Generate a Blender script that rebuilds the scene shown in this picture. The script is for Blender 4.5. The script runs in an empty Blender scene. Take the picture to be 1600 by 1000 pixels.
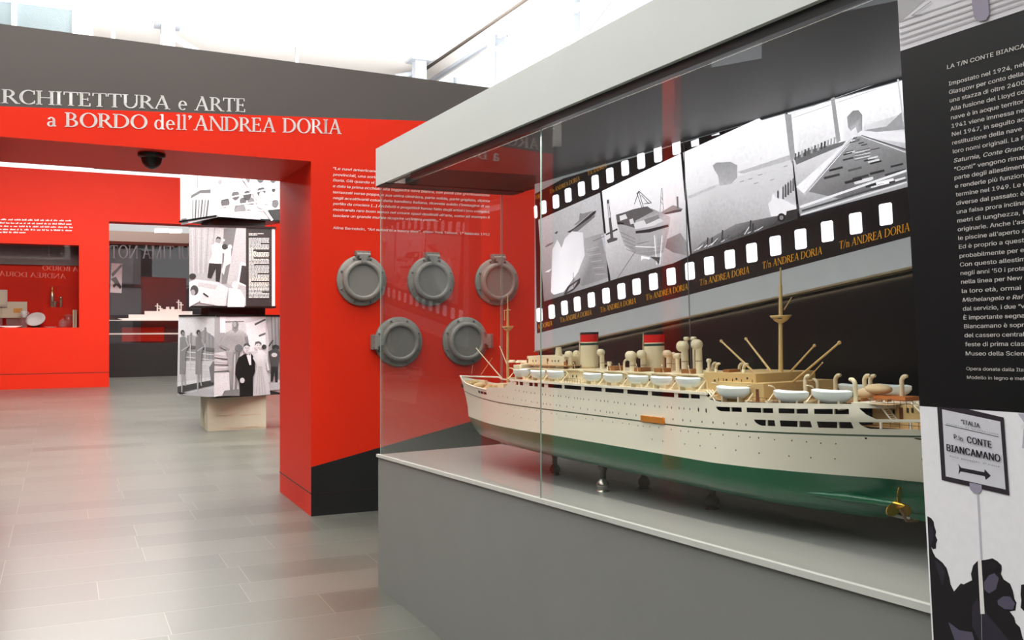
import bpy, math, random
from mathutils import Vector, Matrix
random.seed(7)
SC = bpy.context.scene
COL = SC.collection

# ------------------------------------------------------------------ camera, world, lights, exposure
F = 1500.0; EYE = 1.55
cam_d = bpy.data.cameras.new('camera'); cam_d.sensor_width = 36.0; cam_d.lens = 36.0 * F / 1600.0
cam_d.clip_start = 0.05; cam_d.clip_end = 200
cam = bpy.data.objects.new('camera', cam_d); COL.objects.link(cam)
cam.location = (0, 0, EYE); cam.rotation_euler = (math.pi / 2, 0, 0)
SC.camera = cam
world = bpy.data.worlds.new('sky'); SC.world = world; world.use_nodes = True
wb = world.node_tree.nodes['Background']
wb.inputs[0].default_value = (0.90, 0.96, 1.0, 1); wb.inputs[1].default_value = 1.6
SC.view_settings.view_transform = 'Standard'; SC.view_settings.look = 'None'
SC.view_settings.gamma = 1.0; SC.view_settings.use_curve_mapping = False
SC.view_settings.exposure = 0.12

def area(name, loc, size, energy, direction=(0, 0, -1), color=(1, 1, 1), spin=0.0):
    l = bpy.data.lights.new(name, 'AREA'); l.shape = 'RECTANGLE'; l.size, l.size_y = size
    l.energy = energy; l.color = color
    o = bpy.data.objects.new(name, l); COL.objects.link(o); o.location = loc
    z = -Vector(direction).normalized(); x = Vector((math.cos(spin), math.sin(spin), 0)); x = (x - z * x.dot(z)).normalized(); y = z.cross(x)
    o.rotation_euler = Matrix((x, y, z)).transposed().to_euler()
    return o
area('skylight_hall', (-2.6, 2.6, 5.85), (6.6, 6.2), 440, color=(1.0, 0.98, 0.96), spin=0.44)
area('skylight_aisle', (-3.2, -3.4, 5.85), (6.0, 3.0), 190, color=(1.0, 0.98, 0.96))
area('skylight_rear_hall', (-7.4, 16.6, 5.85), (7.0, 5.6), 1000, color=(1.0, 0.98, 0.96), spin=0.44)
area('skylight_far_end', (-10.5, 24.5, 5.85), (5.0, 2.5), 420, color=(1.0, 0.96, 0.92), spin=0.44)
area('ceiling_fill_portal', (-2.0, 8.3, 3.75), (5.0, 0.6), 900, direction=(0, 0, 1), spin=0.44)  # unseen upward fill added to whiten the ceiling, no fixture
area('ceiling_fill_hall', (-3.3, 12.0, 4.4), (7.0, 2.0), 1100, direction=(0, 0, 1), spin=0.44)  # added fill hidden behind the portal, brightens the ceiling further back
area('case_slot_lamp', (0.270, 3.562, 2.405), (3.8, 0.03), 92, color=(1.0, 0.93, 0.82), spin=math.atan2(-1500, 710))

# ------------------------------------------------------------------ geometry of the place, from the photograph's vanishing points
def V(*a): return Vector(a)
def ray(px, py): return Vector(((px - 800) / F, 1.0, (500 - py) / F))
CAM = V(0, 0, EYE)
class Plane:
    """a vertical surface: origin, direction to the right, up; normal towards the viewer"""
    def __init__(s, o, ux, off=0.0):
        s.o = Vector(o); s.ux = Vector(ux).normalized(); s.up = V(0, 0, 1)
        s.n = s.ux.cross(s.up).normalized()
        if s.n.dot(CAM - s.o) < 0: s.n = -s.n
        s.o = s.o + s.n * off
    def hit(s, px, py, off=0.0):
        r = ray(px, py); t = (s.o + s.n * off - CAM).dot(s.n) / r.dot(s.n)
        return CAM + r * t
    def pt(s, t, z, off=0.0): return s.o + s.ux * t + V(0, 0, z) - V(0, 0, s.o.z) + s.n * off
    def tz(s, px, py):
        p = s.hit(px, py); return (p - s.o).dot(s.ux), p.z
    def shifted(s, d): return Plane(s.o + s.n * d, s.ux)
U = V(3200, 1500, 0).normalized(); BK = V(-U.y, U.x, 0)         # along the red walls / deeper into the hall
WALL1 = Plane((-1.585, 7.573, 0), U)
WALL2 = Plane((-9.375, 22.25, 0), U)
TH = math.atan(710 / 1500)
CE = V(math.sin(TH), -math.cos(TH), 0); CW = V(math.cos(TH), math.sin(TH), 0)   # along the display case / into it
CP = V(-0.7787, 5.589, 0)
def CASE(e, w, z): return CP + CE * e + CW * w + V(0, 0, z)
def deck_z(e, w): return 0.7675 + 0.044 * e + 0.02 * w

# ------------------------------------------------------------------ materials
def srgb(r, g, b):
    f = lambda c: (c / 255 / 12.92) if c <= 10.3 else ((c / 255 + 0.055) / 1.055) ** 2.4
    return (f(r), f(g), f(b), 1)
MATS = {}
def mat(name, rgb, rough=0.5, metal=0.0, spec=0.5, var=0.0, scale=8.0, bump=0.0, coat=0.0, emit=0.0):
    if name in MATS: return MATS[name]
    m = bpy.data.materials.new(name); m.use_nodes = True; nt = m.node_tree; b = nt.nodes['Principled BSDF']
    c = srgb(*rgb)
    b.inputs['Base Color'].default_value = c; b.inputs['Roughness'].default_value = rough
    b.inputs['Metallic'].default_value = metal; b.inputs['Specular IOR Level'].default_value = spec
    b.inputs['Coat Weight'].default_value = coat
    if emit:
        b.inputs['Emission Color'].default_value = c; b.inputs['Emission Strength'].default_value = emit
    if var or bump:
        tc = nt.nodes.new('ShaderNodeTexCoord'); nz = nt.nodes.new('ShaderNodeTexNoise')
        nz.inputs['Scale'].default_value = scale; nz.inputs['Detail'].default_value = 6
        nt.links.new(tc.outputs['Object'], nz.inputs['Vector'])
        if var:
            mp = nt.nodes.new('ShaderNodeMapRange'); mp.inputs['To Min'].default_value = 1 - var; mp.inputs['To Max'].default_value = 1 + var
            mx = nt.nodes.new('ShaderNodeMixRGB'); mx.blend_type = 'MULTIPLY'; mx.inputs[0].default_value = 1; mx.inputs[1].default_value = c
            nt.links.new(nz.outputs['Fac'], mp.inputs['Value']); nt.links.new(mp.outputs[0], mx.inputs[2]); nt.links.new(mx.outputs[0], b.inputs['Base Color'])
        if bump:
            bp = nt.nodes.new('ShaderNodeBump'); bp.inputs['Strength'].default_value = bump; bp.inputs['Distance'].default_value = 0.01
            nt.links.new(nz.outputs['Fac'], bp.inputs['Height']); nt.links.new(bp.outputs[0], b.inputs['Normal'])
    MATS[name] = m; return m
def glass_mat(name, tint=(1, 1, 1), refl=1.0, haze=0.0):
    m = bpy.data.materials.new(name); m.use_nodes = True; nt = m.node_tree; nt.nodes.clear()
    out = nt.nodes.new('ShaderNodeOutputMaterial'); tr = nt.nodes.new('ShaderNodeBsdfTransparent'); tr.inputs[0].default_value = (*tint, 1)
    gl = nt.nodes.new('ShaderNodeBsdfGlossy'); gl.inputs['Roughness'].default_value = 0.0
    fr = nt.nodes.new('ShaderNodeLayerWeight'); fr.inputs['Blend'].default_value = 0.5
    pw = nt.nodes.new('ShaderNodeMath'); pw.operation = 'POWER'; pw.inputs[1].default_value = 5.0; nt.links.new(fr.outputs['Facing'], pw.inputs[0])
    mu = nt.nodes.new('ShaderNodeMath'); mu.operation = 'MULTIPLY_ADD'; mu.inputs[1].default_value = 0.96 * refl; mu.inputs[2].default_value = 0.04 * refl
    mx = nt.nodes.new('ShaderNodeMixShader')
    nt.links.new(pw.outputs[0], mu.inputs[0]); nt.links.new(mu.outputs[0], mx.inputs[0])
    nt.links.new(tr.outputs[0], mx.inputs[1]); nt.links.new(gl.outputs[0], mx.inputs[2])
    last = mx
    if haze:
        df = nt.nodes.new('ShaderNodeBsdfDiffuse'); df.inputs[0].default_value = (*tint, 1)
        m2 = nt.nodes.new('ShaderNodeMixShader'); m2.inputs[0].default_value = haze
        nt.links.new(mx.outputs[0], m2.inputs[1]); nt.links.new(df.outputs[0], m2.inputs[2]); last = m2
    nt.links.new(last.outputs[0], out.inputs[0]); MATS[name] = m; return m
def ink_mat(name, emit=0.0, rough=0.45, grain=0.12, scale=60.0):
    """printed picture: the ink colour is stored per face corner"""
    m = bpy.data.materials.new(name); m.use_nodes = True; nt = m.node_tree; b = nt.nodes['Principled BSDF']
    at = nt.nodes.new('ShaderNodeVertexColor'); at.layer_name = 'ink'
    tc = nt.nodes.new('ShaderNodeTexCoord'); nz = nt.nodes.new('ShaderNodeTexNoise'); nz.inputs['Scale'].default_value = scale; nz.inputs['Detail'].default_value = 8
    mp = nt.nodes.new('ShaderNodeMapRange'); mp.inputs['From Min'].default_value = 0.3; mp.inputs['From Max'].default_value = 0.7
    mp.inputs['To Min'].default_value = 1 - grain; mp.inputs['To Max'].default_value = 1 + grain
    mx = nt.nodes.new('ShaderNodeMixRGB'); mx.blend_type = 'MULTIPLY'; mx.inputs[0].default_value = 1
    nt.links.new(tc.outputs['Object'], nz.inputs['Vector']); nt.links.new(nz.outputs['Fac'], mp.inputs['Value'])
    nt.links.new(at.outputs['Color'], mx.inputs[1]); nt.links.new(mp.outputs[0], mx.inputs[2])
    nt.links.new(mx.outputs[0], b.inputs['Base Color']); b.inputs['Roughness'].default_value = rough
    if emit:
        nt.links.new(mx.outputs[0], b.inputs['Emission Color']); b.inputs['Emission Strength'].default_value = emit
    MATS[name] = m; return m

RED = mat('red_paint', (214, 40, 14), 0.5, spec=0.16, var=0.05, scale=2)
BROWN = mat('brown_grey_paint', (74, 67, 63), 0.5, var=0.06, scale=2)
BLACKP = mat('black_paint', (14, 13, 13), 0.45, var=0.08, scale=3)
GREYP = mat('plinth_grey', (126, 128, 124), 0.55, var=0.05, scale=5)
GREYC = mat('canopy_grey', (198, 203, 199), 0.5, var=0.03, scale=3)
DECKM = mat('case_deck', (132, 133, 131), 0.28, spec=0.5, var=0.04, scale=6)
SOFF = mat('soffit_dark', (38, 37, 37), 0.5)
BACKD = mat('case_back_dark', (10, 10, 12), 0.3)
WHITE = mat('white_paint', (235, 234, 230), 0.6)
CEILW = mat('ceiling_white', (240, 238, 232), 0.8, var=0.03, scale=1.2)
WLET = mat('white_lettering', (244, 242, 238), 0.6)
STEELW = mat('white_steel', (172, 178, 186), 0.5)
DARKW = mat('dark_wall', (58, 58, 60), 0.8, var=0.1, scale=1)
DARKL = mat('dark_line', (60, 52, 44), 0.6)
CONC = mat('concrete', (184, 178, 158), 0.8, var=0.15, scale=5, bump=0.2)
BLK = mat('black_gloss', (12, 12, 13), 0.3)
BLKP = mat('black_print', (9, 9, 11), 0.38, spec=0.5)
PORT = mat('porthole_grey', (130, 126, 119), 0.38, spec=0.5, var=0.05, scale=20)
PORTD = mat('porthole_pane_grey', (122, 118, 111), 0.3, var=0.05, scale=12)
GLASS = glass_mat('case_glass', (0.985, 0.995, 0.99), 0.9)
GLASSN = glass_mat('niche_glass', (0.80, 0.78, 0.78), 0.6)  # grey tint darkens the niche in place of its inner shade
GEDGE = mat('glass_edge', (150, 178, 170), 0.2)
ALU = mat('brushed_steel', (190, 190, 188), 0.3, metal=0.9)
BRASS = mat('brass', (214, 165, 60), 0.25, metal=0.9)
GOLDT = mat('gold_trim', (196, 184, 150), .35, metal=0.3)
INK = ink_mat('printed_photo')
INKB = ink_mat('backlit_print', emit=1.1, rough=0.3, grain=0.08, scale=70.0)
INKS = ink_mat('matt_print', rough=0.5, grain=0.02)
AMBER = mat('amber_lettering', (232, 168, 40), 0.5, emit=0.35)

def floor_mat():
    m = bpy.data.materials.new('slate_tiles'); m.use_nodes = True; nt = m.node_tree; b = nt.nodes['Principled BSDF']
    tc = nt.nodes.new('ShaderNodeTexCoord'); mp = nt.nodes.new('ShaderNodeMapping')
    mp.inputs['Rotation'].default_value = (0, 0, -math.atan2(1500, 3200)); mp.inputs['Location'].default_value = (0.33, 0.21, 0)
    br = nt.nodes.new('ShaderNodeTexBrick'); br.inputs['Scale'].default_value = 1.0
    br.inputs['Brick Width'].default_value = 0.82; br.inputs['Row Height'].default_value = 0.40
    br.inputs['Mortar Size'].default_value = 0.0022; br.inputs['Mortar Smooth'].default_value = 0.3; br.offset = 0.37; br.offset_frequency = 3; br.squash = 1.55; br.squash_frequency = 2
    br.inputs['Color1'].default_value = srgb(84, 86, 79); br.inputs['Color2'].default_value = srgb(100, 101, 94); br.inputs['Mortar'].default_value = srgb(134, 132, 122)
    nz = nt.nodes.new('ShaderNodeTexNoise'); nz.inputs['Scale'].default_value = 1.6; nz.inputs['Detail'].default_value = 8; nz.inputs['Roughness'].default_value = 0.62
    rg = nt.nodes.new('ShaderNodeMapRange'); rg.inputs['To Min'].default_value = 0.90; rg.inputs['To Max'].default_value = 1.10
    mx = nt.nodes.new('ShaderNodeMixRGB'); mx.blend_type = 'MULTIPLY'; mx.inputs[0].default_value = 1
    nt.links.new(tc.outputs['Object'], mp.inputs[0]); nt.links.new(mp.outputs[0], br.inputs['Vector']); nt.links.new(mp.outputs[0], nz.inputs['Vector'])
    nt.links.new(nz.outputs['Fac'], rg.inputs['Value']); nt.links.new(br.outputs['Color'], mx.inputs[1]); nt.links.new(rg.outputs[0], mx.inputs[2])
    nt.links.new(mx.outputs[0], b.inputs['Base Color']); b.inputs['Roughness'].default_value = 0.29
    b.inputs['Specular IOR Level'].default_value = 0.42
    return m
FLOORM = floor_mat()

# ------------------------------------------------------------------ mesh builder
class MB:
    def __init__(s): s.v = []; s.f = []; s.m = []; s.c = []; s.sm = []
    def add(s, verts, faces, mi=0, col=None, smooth=False):
        k = len(s.v); s.v += [Vector(p) for p in verts]
        for f in faces: s.f.append([k + i for i in f]); s.m.append(mi); s.c.append(col); s.sm.append(smooth)
        return s
    def poly(s, pts, mi=0, col=None): return s.add(pts, [list(range(len(pts)))], mi, col)
    def hexa(s, p, mi=0, smooth=False):
        """8 corners: bottom ring 0-3, top ring 4-7"""
        return s.add(p, [(0, 3, 2, 1), (4, 5, 6, 7), (0, 1, 5, 4), (1, 2, 6, 5), (2, 3, 7, 6), (3, 0, 4, 7)], mi, None, smooth)
    def box(s, x0, x1, y0, y1, z0, z1, mi=0):
        return s.hexa([(x0, y0, z0), (x1, y0, z0), (x1, y1, z0), (x0, y1, z0), (x0, y0, z1), (x1, y0, z1), (x1, y1, z1), (x0, y1, z1)], mi)
    def obox(s, c, ax, ay, az, sx, sy, sz, mi=0):
        c = Vector(c); P = []
        for k in (-1, 1):
            for a, b in ((-1, -1), (1, -1), (1, 1), (-1, 1)): P.append(c + ax * (a * sx / 2) + ay * (b * sy / 2) + az * (k * sz / 2))
        return s.hexa(P, mi)
    def prism(s, pts, d, mi=0):
        """polygon extruded by vector d"""
        n = len(pts); d = Vector(d); P = [Vector(p) for p in pts]; Q = [p + d for p in P]
        f = [list(range(n))[::-1], list(range(n, 2 * n))] + [(i, (i + 1) % n, n + (i + 1) % n, n + i) for i in range(n)]
        return s.add(P + Q, f, mi)
    def loft(s, rings, mi=0, caps=True, smooth=True, closed=True):
        n = len(rings[0]); P = [p for r in rings for p in r]; f = []
        for i in range(len(rings) - 1):
            for j in range(n if closed else n - 1):
                f.append((i * n + j, i * n + (j + 1) % n, (i + 1) * n + (j + 1) % n, (i + 1) * n + j))
        s.add(P, f, mi, None, smooth)
        if caps:
            s.poly(rings[0][::-1], mi); s.poly(rings[-1], mi)
        return s
    def tube(s, pts, r, n=8, mi=0, caps=True):
        pts = [Vector(p) for p in pts]; rs = r if isinstance(r, (list, tuple)) else [r] * len(pts); rings = []
        prev = None
        for i, p in enumerate(pts):
            d = (pts[min(i + 1, len(pts) - 1)] - pts[max(i - 1, 0)]).normalized()
            a = d.cross(V(0, 0, 1)) if prev is None else prev - d * prev.dot(d)
            if a.length < 1e-4: a = d.cross(V(1, 0, 0))
            a.normalize(); b = d.cross(a); prev = a
            rings.append([p + (a * math.cos(2 * math.pi * k / n) + b * math.sin(2 * math.pi * k / n)) * rs[i] for k in range(n)])
        return s.loft(rings, mi, caps)
    def lathe(s, c, prof, n=24, mi=0, ax=V(1, 0, 0), ay=V(0, 1, 0), az=V(0, 0, 1), sx=1, sy=1, caps=True, mats=None):
        c = Vector(c)
        rings = [[c + az * h + (ax * (math.cos(2 * math.pi * k / n) * sx) + ay * (math.sin(2 * math.pi * k / n) * sy)) * rr for k in range(n)] for rr, h in prof]
        if mats is None: return s.loft(rings, mi, caps)
        for i in range(len(rings) - 1): s.loft(rings[i:i + 2], mats[i], False)
        if caps: s.poly(rings[0][::-1], mats[0]); s.poly(rings[-1], mats[-1])
        return s
    def ball(s, c, r, n=14, m=8, mi=0, sc=(1, 1, 1)):
        c = Vector(c); rings = []
        for i in range(m + 1):
            a = -math.pi / 2 + math.pi * i / m; a = max(min(a, math.pi / 2 - 0.08), -math.pi / 2 + 0.08)
            rings.append([c + V(math.cos(a) * math.cos(2 * math.pi * k / n) * r * sc[0], math.cos(a) * math.sin(2 * math.pi * k / n) * r * sc[1], math.sin(a) * r * sc[2]) for k in range(n)])
        return s.loft(rings, mi)
def tag(o, label=None, cat=None, group=None, kind=None):
    if label: o['label'] = label
    if cat: o['category'] = cat
    if group: o['group'] = group
    if kind: o['kind'] = kind
    return o
def empty(name, loc, label, cat, group=None):
    o = bpy.data.objects.new(name, None); COL.objects.link(o); o.location = loc; o.empty_display_size = 0.1
    return tag(o, label, cat, group)
ORIG = {}
def origin(o):
    p = V(0, 0, 0)
    while o is not None: p = p + Vector(o.location); o = o.parent
    return p
def build(name, mb, mats, parent=None, local=False, loc=None):
    """one mesh object; vertices are given in world space (or, local=True, in the parent's space)"""
    if not isinstance(mats, (list, tuple)): mats = [mats]
    if parent is None:
        if loc is None:
            n = len(mb.v); loc = V(sum(p.x for p in mb.v) / n, sum(p.y for p in mb.v) / n, min(p.z for p in mb.v))
        off = Vector(loc)
    else:
        off = V(0, 0, 0) if local else origin(parent)
    me = bpy.data.meshes.new(name); me.from_pydata([tuple(p - off) for p in mb.v], [], mb.f)
    for m in mats: me.materials.append(m)
    me.polygons.foreach_set('material_index', mb.m); me.polygons.foreach_set('use_smooth', mb.sm)
    if any(c is not None for c in mb.c):
        ca = me.color_attributes.new('ink', 'FLOAT_COLOR', 'CORNER')
        for p, c in zip(me.polygons, mb.c):
            for j, li in enumerate(p.loop_indices):
                cc = c if c is not None else (0.5, 0.5, 0.5, 1)
                if isinstance(cc, list): cc = cc[j]
                ca.data[li].color = cc
    me.update()
    o = bpy.data.objects.new(name, me); COL.objects.link(o)
    if parent is None: o.location = off
    else: o.parent = parent
    return o
def struct(name, mb, mats): return tag(build(name, mb, mats, loc=(0, 0, 0)), kind='structure')
def copy_part(src, loc, rot=None, scale=None, parent=None):
    o = src.copy(); COL.objects.link(o); o.parent = parent if parent is not None else src.parent; o.location = loc
    if rot is not None: o.rotation_euler = rot
    if scale is not None: o.scale = scale
    return o
def g(v, t=None):
    """grey print ink from 0..255"""
    if t is None: t = (0.985, 0.975, 1.0)
    return srgb(min(255, v * t[0]), min(255, v * t[1]), min(255, v * t[2]))

# ------------------------------------------------------------------ lettering
T1, T0 = 0.125, 0.048          # thick and thin strokes of the roman capitals
def ell(cx, cy, rx, ry, a0, a1, tx=T1, ty=T0, n=20):
    out = []
    for i in range(n):
        a, b = math.radians(a0 + (a1 - a0) * i / n), math.radians(a0 + (a1 - a0) * (i + 1) / n)
        o = lambda t: (cx + rx * math.cos(t), cy + ry * math.sin(t)); q = lambda t: (cx + (rx - tx) * math.cos(t), cy + (ry - ty) * math.sin(t))
        out.append([o(a), o(b), q(b), q(a)])
    return out
def rc(x0, y0, x1, y1): return [(x0, y0), (x1, y0), (x1, y1), (x0, y1)]
def stem(x, y0=0.0, y1=1.0, w=T1, top=1, bot=1, sl=0.075):
    o = [rc(x, y0, x + w, y1)]
    if bot: o += [rc(x - sl, y0, x + w + sl, y0 + 0.035), [(x - 0.03, y0 + 0.035), (x + w + 0.03, y0 + 0.035), (x + w, y0 + 0.085), (x, y0 + 0.085)]]
    if top: o += [rc(x - sl, y1 - 0.035, x + w + sl, y1), [(x, y1 - 0.085), (x + w, y1 - 0.085), (x + w + 0.03, y1 - 0.035), (x - 0.03, y1 - 0.035)]]
    return o
def diag(x0, y0, x1, y1, w): return [[(x0, y0), (x0 + w, y0), (x1 + w, y1), (x1, y1)]]
def sf(x, y, w=T1, sl=0.075): return [rc(x - sl, y, x + w + sl, y + 0.035)]
GL = {
 'A': (0.84, diag(0.06, 0, 0.39, 1.0, 0.055) + diag(0.62, 0, 0.34, 1.03, 0.125) + [rc(0.2, 0.32, 0.62, 0.37)] + sf(0.06, 0, 0.05, 0.08) + sf(0.62, 0, 0.12, 0.07)),
 'B': (0.70, stem(0.08) + ell(0.28, 0.745, 0.27, 0.255, -90, 90, T1, 0.045) + ell(0.3, 0.265, 0.33, 0.265, -90, 90, T1, 0.045) + [rc(0.15, 0, 0.3, 0.045), rc(0.15, 0.955, 0.3, 1), rc(0.15, 0.485, 0.3, 0.53)]),
 'C': (0.80, ell(0.47, 0.5, 0.42, 0.52, 52, 312, 0.13, 0.045) + [[(0.69, 0.71), (0.735, 0.71), (0.735, 0.985), (0.70, 0.985)], [(0.70, 0.05), (0.735, 0.06), (0.745, 0.27), (0.71, 0.27)]]),
 'D': (0.86, stem(0.08) + ell(0.31, 0.5, 0.5, 0.5, -90, 90, 0.13, 0.045) + [rc(0.15, 0, 0.32, 0.045), rc(0.15, 0.955, 0.32, 1)]),
 'E': (0.64, stem(0.08) + [rc(0.15, 0, 0.56, 0.045), rc(0.15, 0.955, 0.53, 1), rc(0.15, 0.49, 0.45, 0.535), rc(0.52, 0, 0.56, 0.22), rc(0.49, 0.8, 0.53, 1), rc(0.42, 0.41, 0.455, 0.62)]),
 'H': (0.86, stem(0.08) + stem(0.65) + [rc(0.15, 0.48, 0.7, 0.53)]),
 'I': (0.38, stem(0.12)),
 'L': (0.62, stem(0.08) + [rc(0.15, 0, 0.56, 0.045), rc(0.52, 0, 0.56, 0.24)]),
 'M': (1.0, stem(0.1, w=0.06) + stem(0.78) + diag(0.44, 0, 0.1, 1.0, 0.11) + diag(0.47, 0, 0.8, 1.0, 0.05)),
 'N': (0.88, stem(0.1, w=0.055) + stem(0.73, w=0.055) + diag(0.66, 0, 0.08, 1.0, 0.125)),
 'O': (0.90, ell(0.45, 0.5, 0.42, 0.52, 0, 360, 0.13, 0.045, 36)),
 'R': (0.74, stem(0.08) + ell(0.28, 0.735, 0.29, 0.265, -90, 90, T1, 0.045) + [rc(0.15, 0.955, 0.3, 1), rc(0.15, 0.47, 0.3, 0.515)] + diag(0.62, 0, 0.29, 0.49, 0.14) + [rc(0.62, 0, 0.82, 0.035)]),
 'T': (0.72, stem(0.3, top=0) + [rc(0.03, 0.955, 0.695, 1), [(0.03, 0.78), (0.055, 0.78), (0.085, 1), (0.03, 1)], [(0.64, 1), (0.67, 0.78), (0.695, 0.78), (0.695, 1)]]),
 'U': (0.84, [rc(0.1, 0.36, 0.1 + T1, 1), rc(0.69, 0.36, 0.745, 1)] + ell(0.4225, 0.36, 0.3225, 0.38, 180, 360, 0.1, 0.06) + sf(0.1, 0.965) + sf(0.69, 0.965, 0.055)),
 'a': (0.50, [rc(0.31, 0.06, 0.41, 0.46)] + ell(0.24, 0.46, 0.17, 0.2, 0, 165, 0.1, 0.05) + ell(0.22, 0.17, 0.17, 0.185, 60, 300, 0.085, 0.05) + [[(0.3, 0.3), (0.31, 0.37), (0.2, 0.34), (0.2, 0.29)], [(0.41, 0.06), (0.31, 0.1), (0.36, -0.01), (0.49, 0.05)], [(0.3, 0.0), (0.34, 0.08), (0.3, 0.13), (0.24, 0.03)]]),
 'e': (0.56, ell(0.27, 0.325, 0.23, 0.345, 0, 315, 0.1, 0.045) + [rc(0.08, 0.33, 0.49, 0.375)]),
 'd': (0.62, ell(0.27, 0.325, 0.23, 0.345, 30, 330, 0.1, 0.05) + [rc(0.41, 0, 0.51, 1.06), [(0.32, 1.0), (0.41, 0.98), (0.41, 1.06)], rc(0.51, 0, 0.59, 0.035)]),
 'l': (0.31, stem(0.1, 0, 1.08, 0.1, top=0) + [[(0.02, 1.02), (0.1, 1.0), (0.1, 1.08)]]),
 'n': (0.62, stem(0.1, 0, 0.66, 0.1, top=0) + stem(0.42, 0, 0.44, 0.1, top=0) + ell(0.33, 0.42, 0.19, 0.24, 0, 150, 0.1, 0.06) + [[(0.02, 0.62), (0.1, 0.6), (0.1, 0.67)]]),
 '\u2019': (0.22, ell(0.1, 0.95, 0.075, 0.085, 0, 360, 0.075, 0.085, 12) + [[(0.175, 0.95), (0.12, 0.95), (0.04, 0.74), (0.06, 0.74)]]),
 '/': (0.42, diag(0.0, -0.06, 0.33, 1.06, 0.06)), ' ': (0.30, []),
}
def serif(text):
    x = 0; polys = []
    for ch in text:
        w, ps = GL[ch]
        polys += [[(px + x, py) for px, py in p] for p in ps]; x += w
    return polys, 0.0, x
try:
    import os
    SANSF = bpy.data.fonts.load(os.path.join(bpy.utils.resource_path('LOCAL'), 'datafiles', 'fonts', 'Inter.woff2'))
except Exception:
    SANSF = None
def sans(text, bold=0.0, shear=0.0, space=1.0):
    c = bpy.data.curves.new('tmp', 'FONT'); c.body = text; c.size = 1.0
    if SANSF: c.font = SANSF
    c.shear = shear; c.resolution_u = 4; c.space_character = space
    o = bpy.data.objects.new('tmp', c); COL.objects.link(o)
    dg = bpy.context.evaluated_depsgraph_get(); m = bpy.data.meshes.new_from_object(o.evaluated_get(dg))
    vs = [(v.co.x / 0.72, v.co.y / 0.72) for v in m.vertices]; polys = [[vs[i] for i in p.vertices] for p in m.polygons]
    bpy.data.objects.remove(o); bpy.data.curves.remove(c); bpy.data.meshes.remove(m)
    xs = [x for p in polys for x, y in p]; base = polys
    for dx in ((-bold, bold) if bold else ()): polys = polys + [[(x + dx, y) for x, y in p] for p in base]
    return polys, min(xs), max(xs)
def letters(mb, polys, p0, p1, cap, up, mi=0, col=None, clip=None):
    """set glyph polygons along the baseline p0-p1 with the given cap height"""
    ps, x0, x1 = polys; p0 = Vector(p0); d = (Vector(p1) - p0) / (x1 - x0); up = Vector(up).normalized() * cap
    for p in ps: mb.poly([p0 + d * (x - x0) + up * y for x, y in p], mi, col)
def capz(pl, px, py, cap_px): return (pl.hit(px, py - cap_px) - pl.hit(px, py)).length

# ------------------------------------------------------------------ the building shell
m = MB(); m.poly([(-16, -7, 0), (9, -7, 0), (9, 34, 0), (-16, 34, 0)]); struct('floor', m, FLOORM)
CZ = 6.0
def on_z(px, py, z):
    r = ray(px, py); t = (z - EYE) / r.z; return CAM + r * t
R0 = on_z(672, 100, CZ); E1 = V(-BK.x, -BK.y, 0)                     # right edge of the ceiling, running towards the viewer
ra, rb = R0 - E1 * 18, R0 + E1 * 24; rc_ = R0 - E1 * 9.8
m = MB(); m.prism([(-9.2, -7, CZ), (rb.x, rb.y, CZ), (rc_.x, rc_.y, CZ), (-16, 25.6, CZ), (-16, 10.4, CZ), (-9.2, 10.4, CZ)], (0, 0, 0.25)); struct('ceiling', m, CEILW)
# edge beam and clerestory on the right
m = MB(); side = U
m.prism([ra - V(0, 0, 0.03), rb - V(0, 0, 0.03), rb - V(0, 0, 0.03) + side * 0.05, ra - V(0, 0, 0.03) + side * 0.05], (0, 0, 0.06)); struct('trim_1', m, DARKL)
m = MB(); m.prism([ra + side * 0.06 + V(0, 0, .05), rb + side * 0.06 + V(0, 0, .05), rb + side * 0.62 + V(0, 0, .05), ra + side * 0.62 + V(0, 0, .05)], (0, 0, 0.3)); struct('trim_2', m, CEILW)
GLX = side * 0.45
win1 = empty('window_1', ra + E1 * 20 + GLX, None, None); tag(win1, kind='structure')
m = MB()
for zz in (3.4, CZ + 0.02): m.obox(ra.lerp(rb, .5) + GLX + V(0, 0, zz - CZ), E1, side, V(0, 0, 1), 42, 0.07, 0.06)
build('frame', m, STEELW, win1)
def wpt(px, py, off=0.0):
    n = side; o = R0 + GLX + side * off; r = ray(px, py); t = (o - CAM).dot(n) / r.dot(n); return CAM + r * t
for (pxs, wd, top) in (((776.5, 90), 0.26, 6.05), ((900, 30), 0.1, 6.05), ((1180, -120), 0.2, 6.05), ((1900, -300), 0.2, 6.05)):
    p = wpt(*pxs); m = MB(); m.obox((p.x, p.y, (3.2 + top) / 2), E1, side, V(0, 0, 1), wd * 0.5, wd, top - 3.2); 
    if wd > .2:
        for sg in (-1, 1): m.obox((p.x + side.x * sg * wd * .4, p.y + side.y * sg * wd * .4, (3.2 + top) / 2), E1, side, V(0, 0, 1), wd, 0.02, top - 3.2)
    build('post', m, STEELW, win1)
for a, b, r in (((768, 75), (878, 89), .035), ((792, 74), (892, 16), .03), ((880, 90), (958, -10), .055), ((905, 8), (985, -30), .03)):
    m = MB(); m.tube([wpt(*a, off=-.1), wpt(*b, off=-.1)], r, 10); build('brace', m, WHITE, win1)
m = MB(); p = wpt(898, 12, -.08); m.obox(p, E1, side, V(0, 0, 1), .1, .1, .1); build('bracket', m, STEELW, win1)
# lower solid wall under the clerestory
m = MB(); a = ra + GLX + side * .1; b = rb + GLX + side * .1
m.prism([(a.x, a.y, 0), (b.x, b.y, 0), (b.x + side.x * .2, b.y + side.y * .2, 0), (a.x + side.x * .2, a.y + side.y * .2, 0)], (0, 0, 3.3)); struct('wall_right', m, DARKW)
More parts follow.
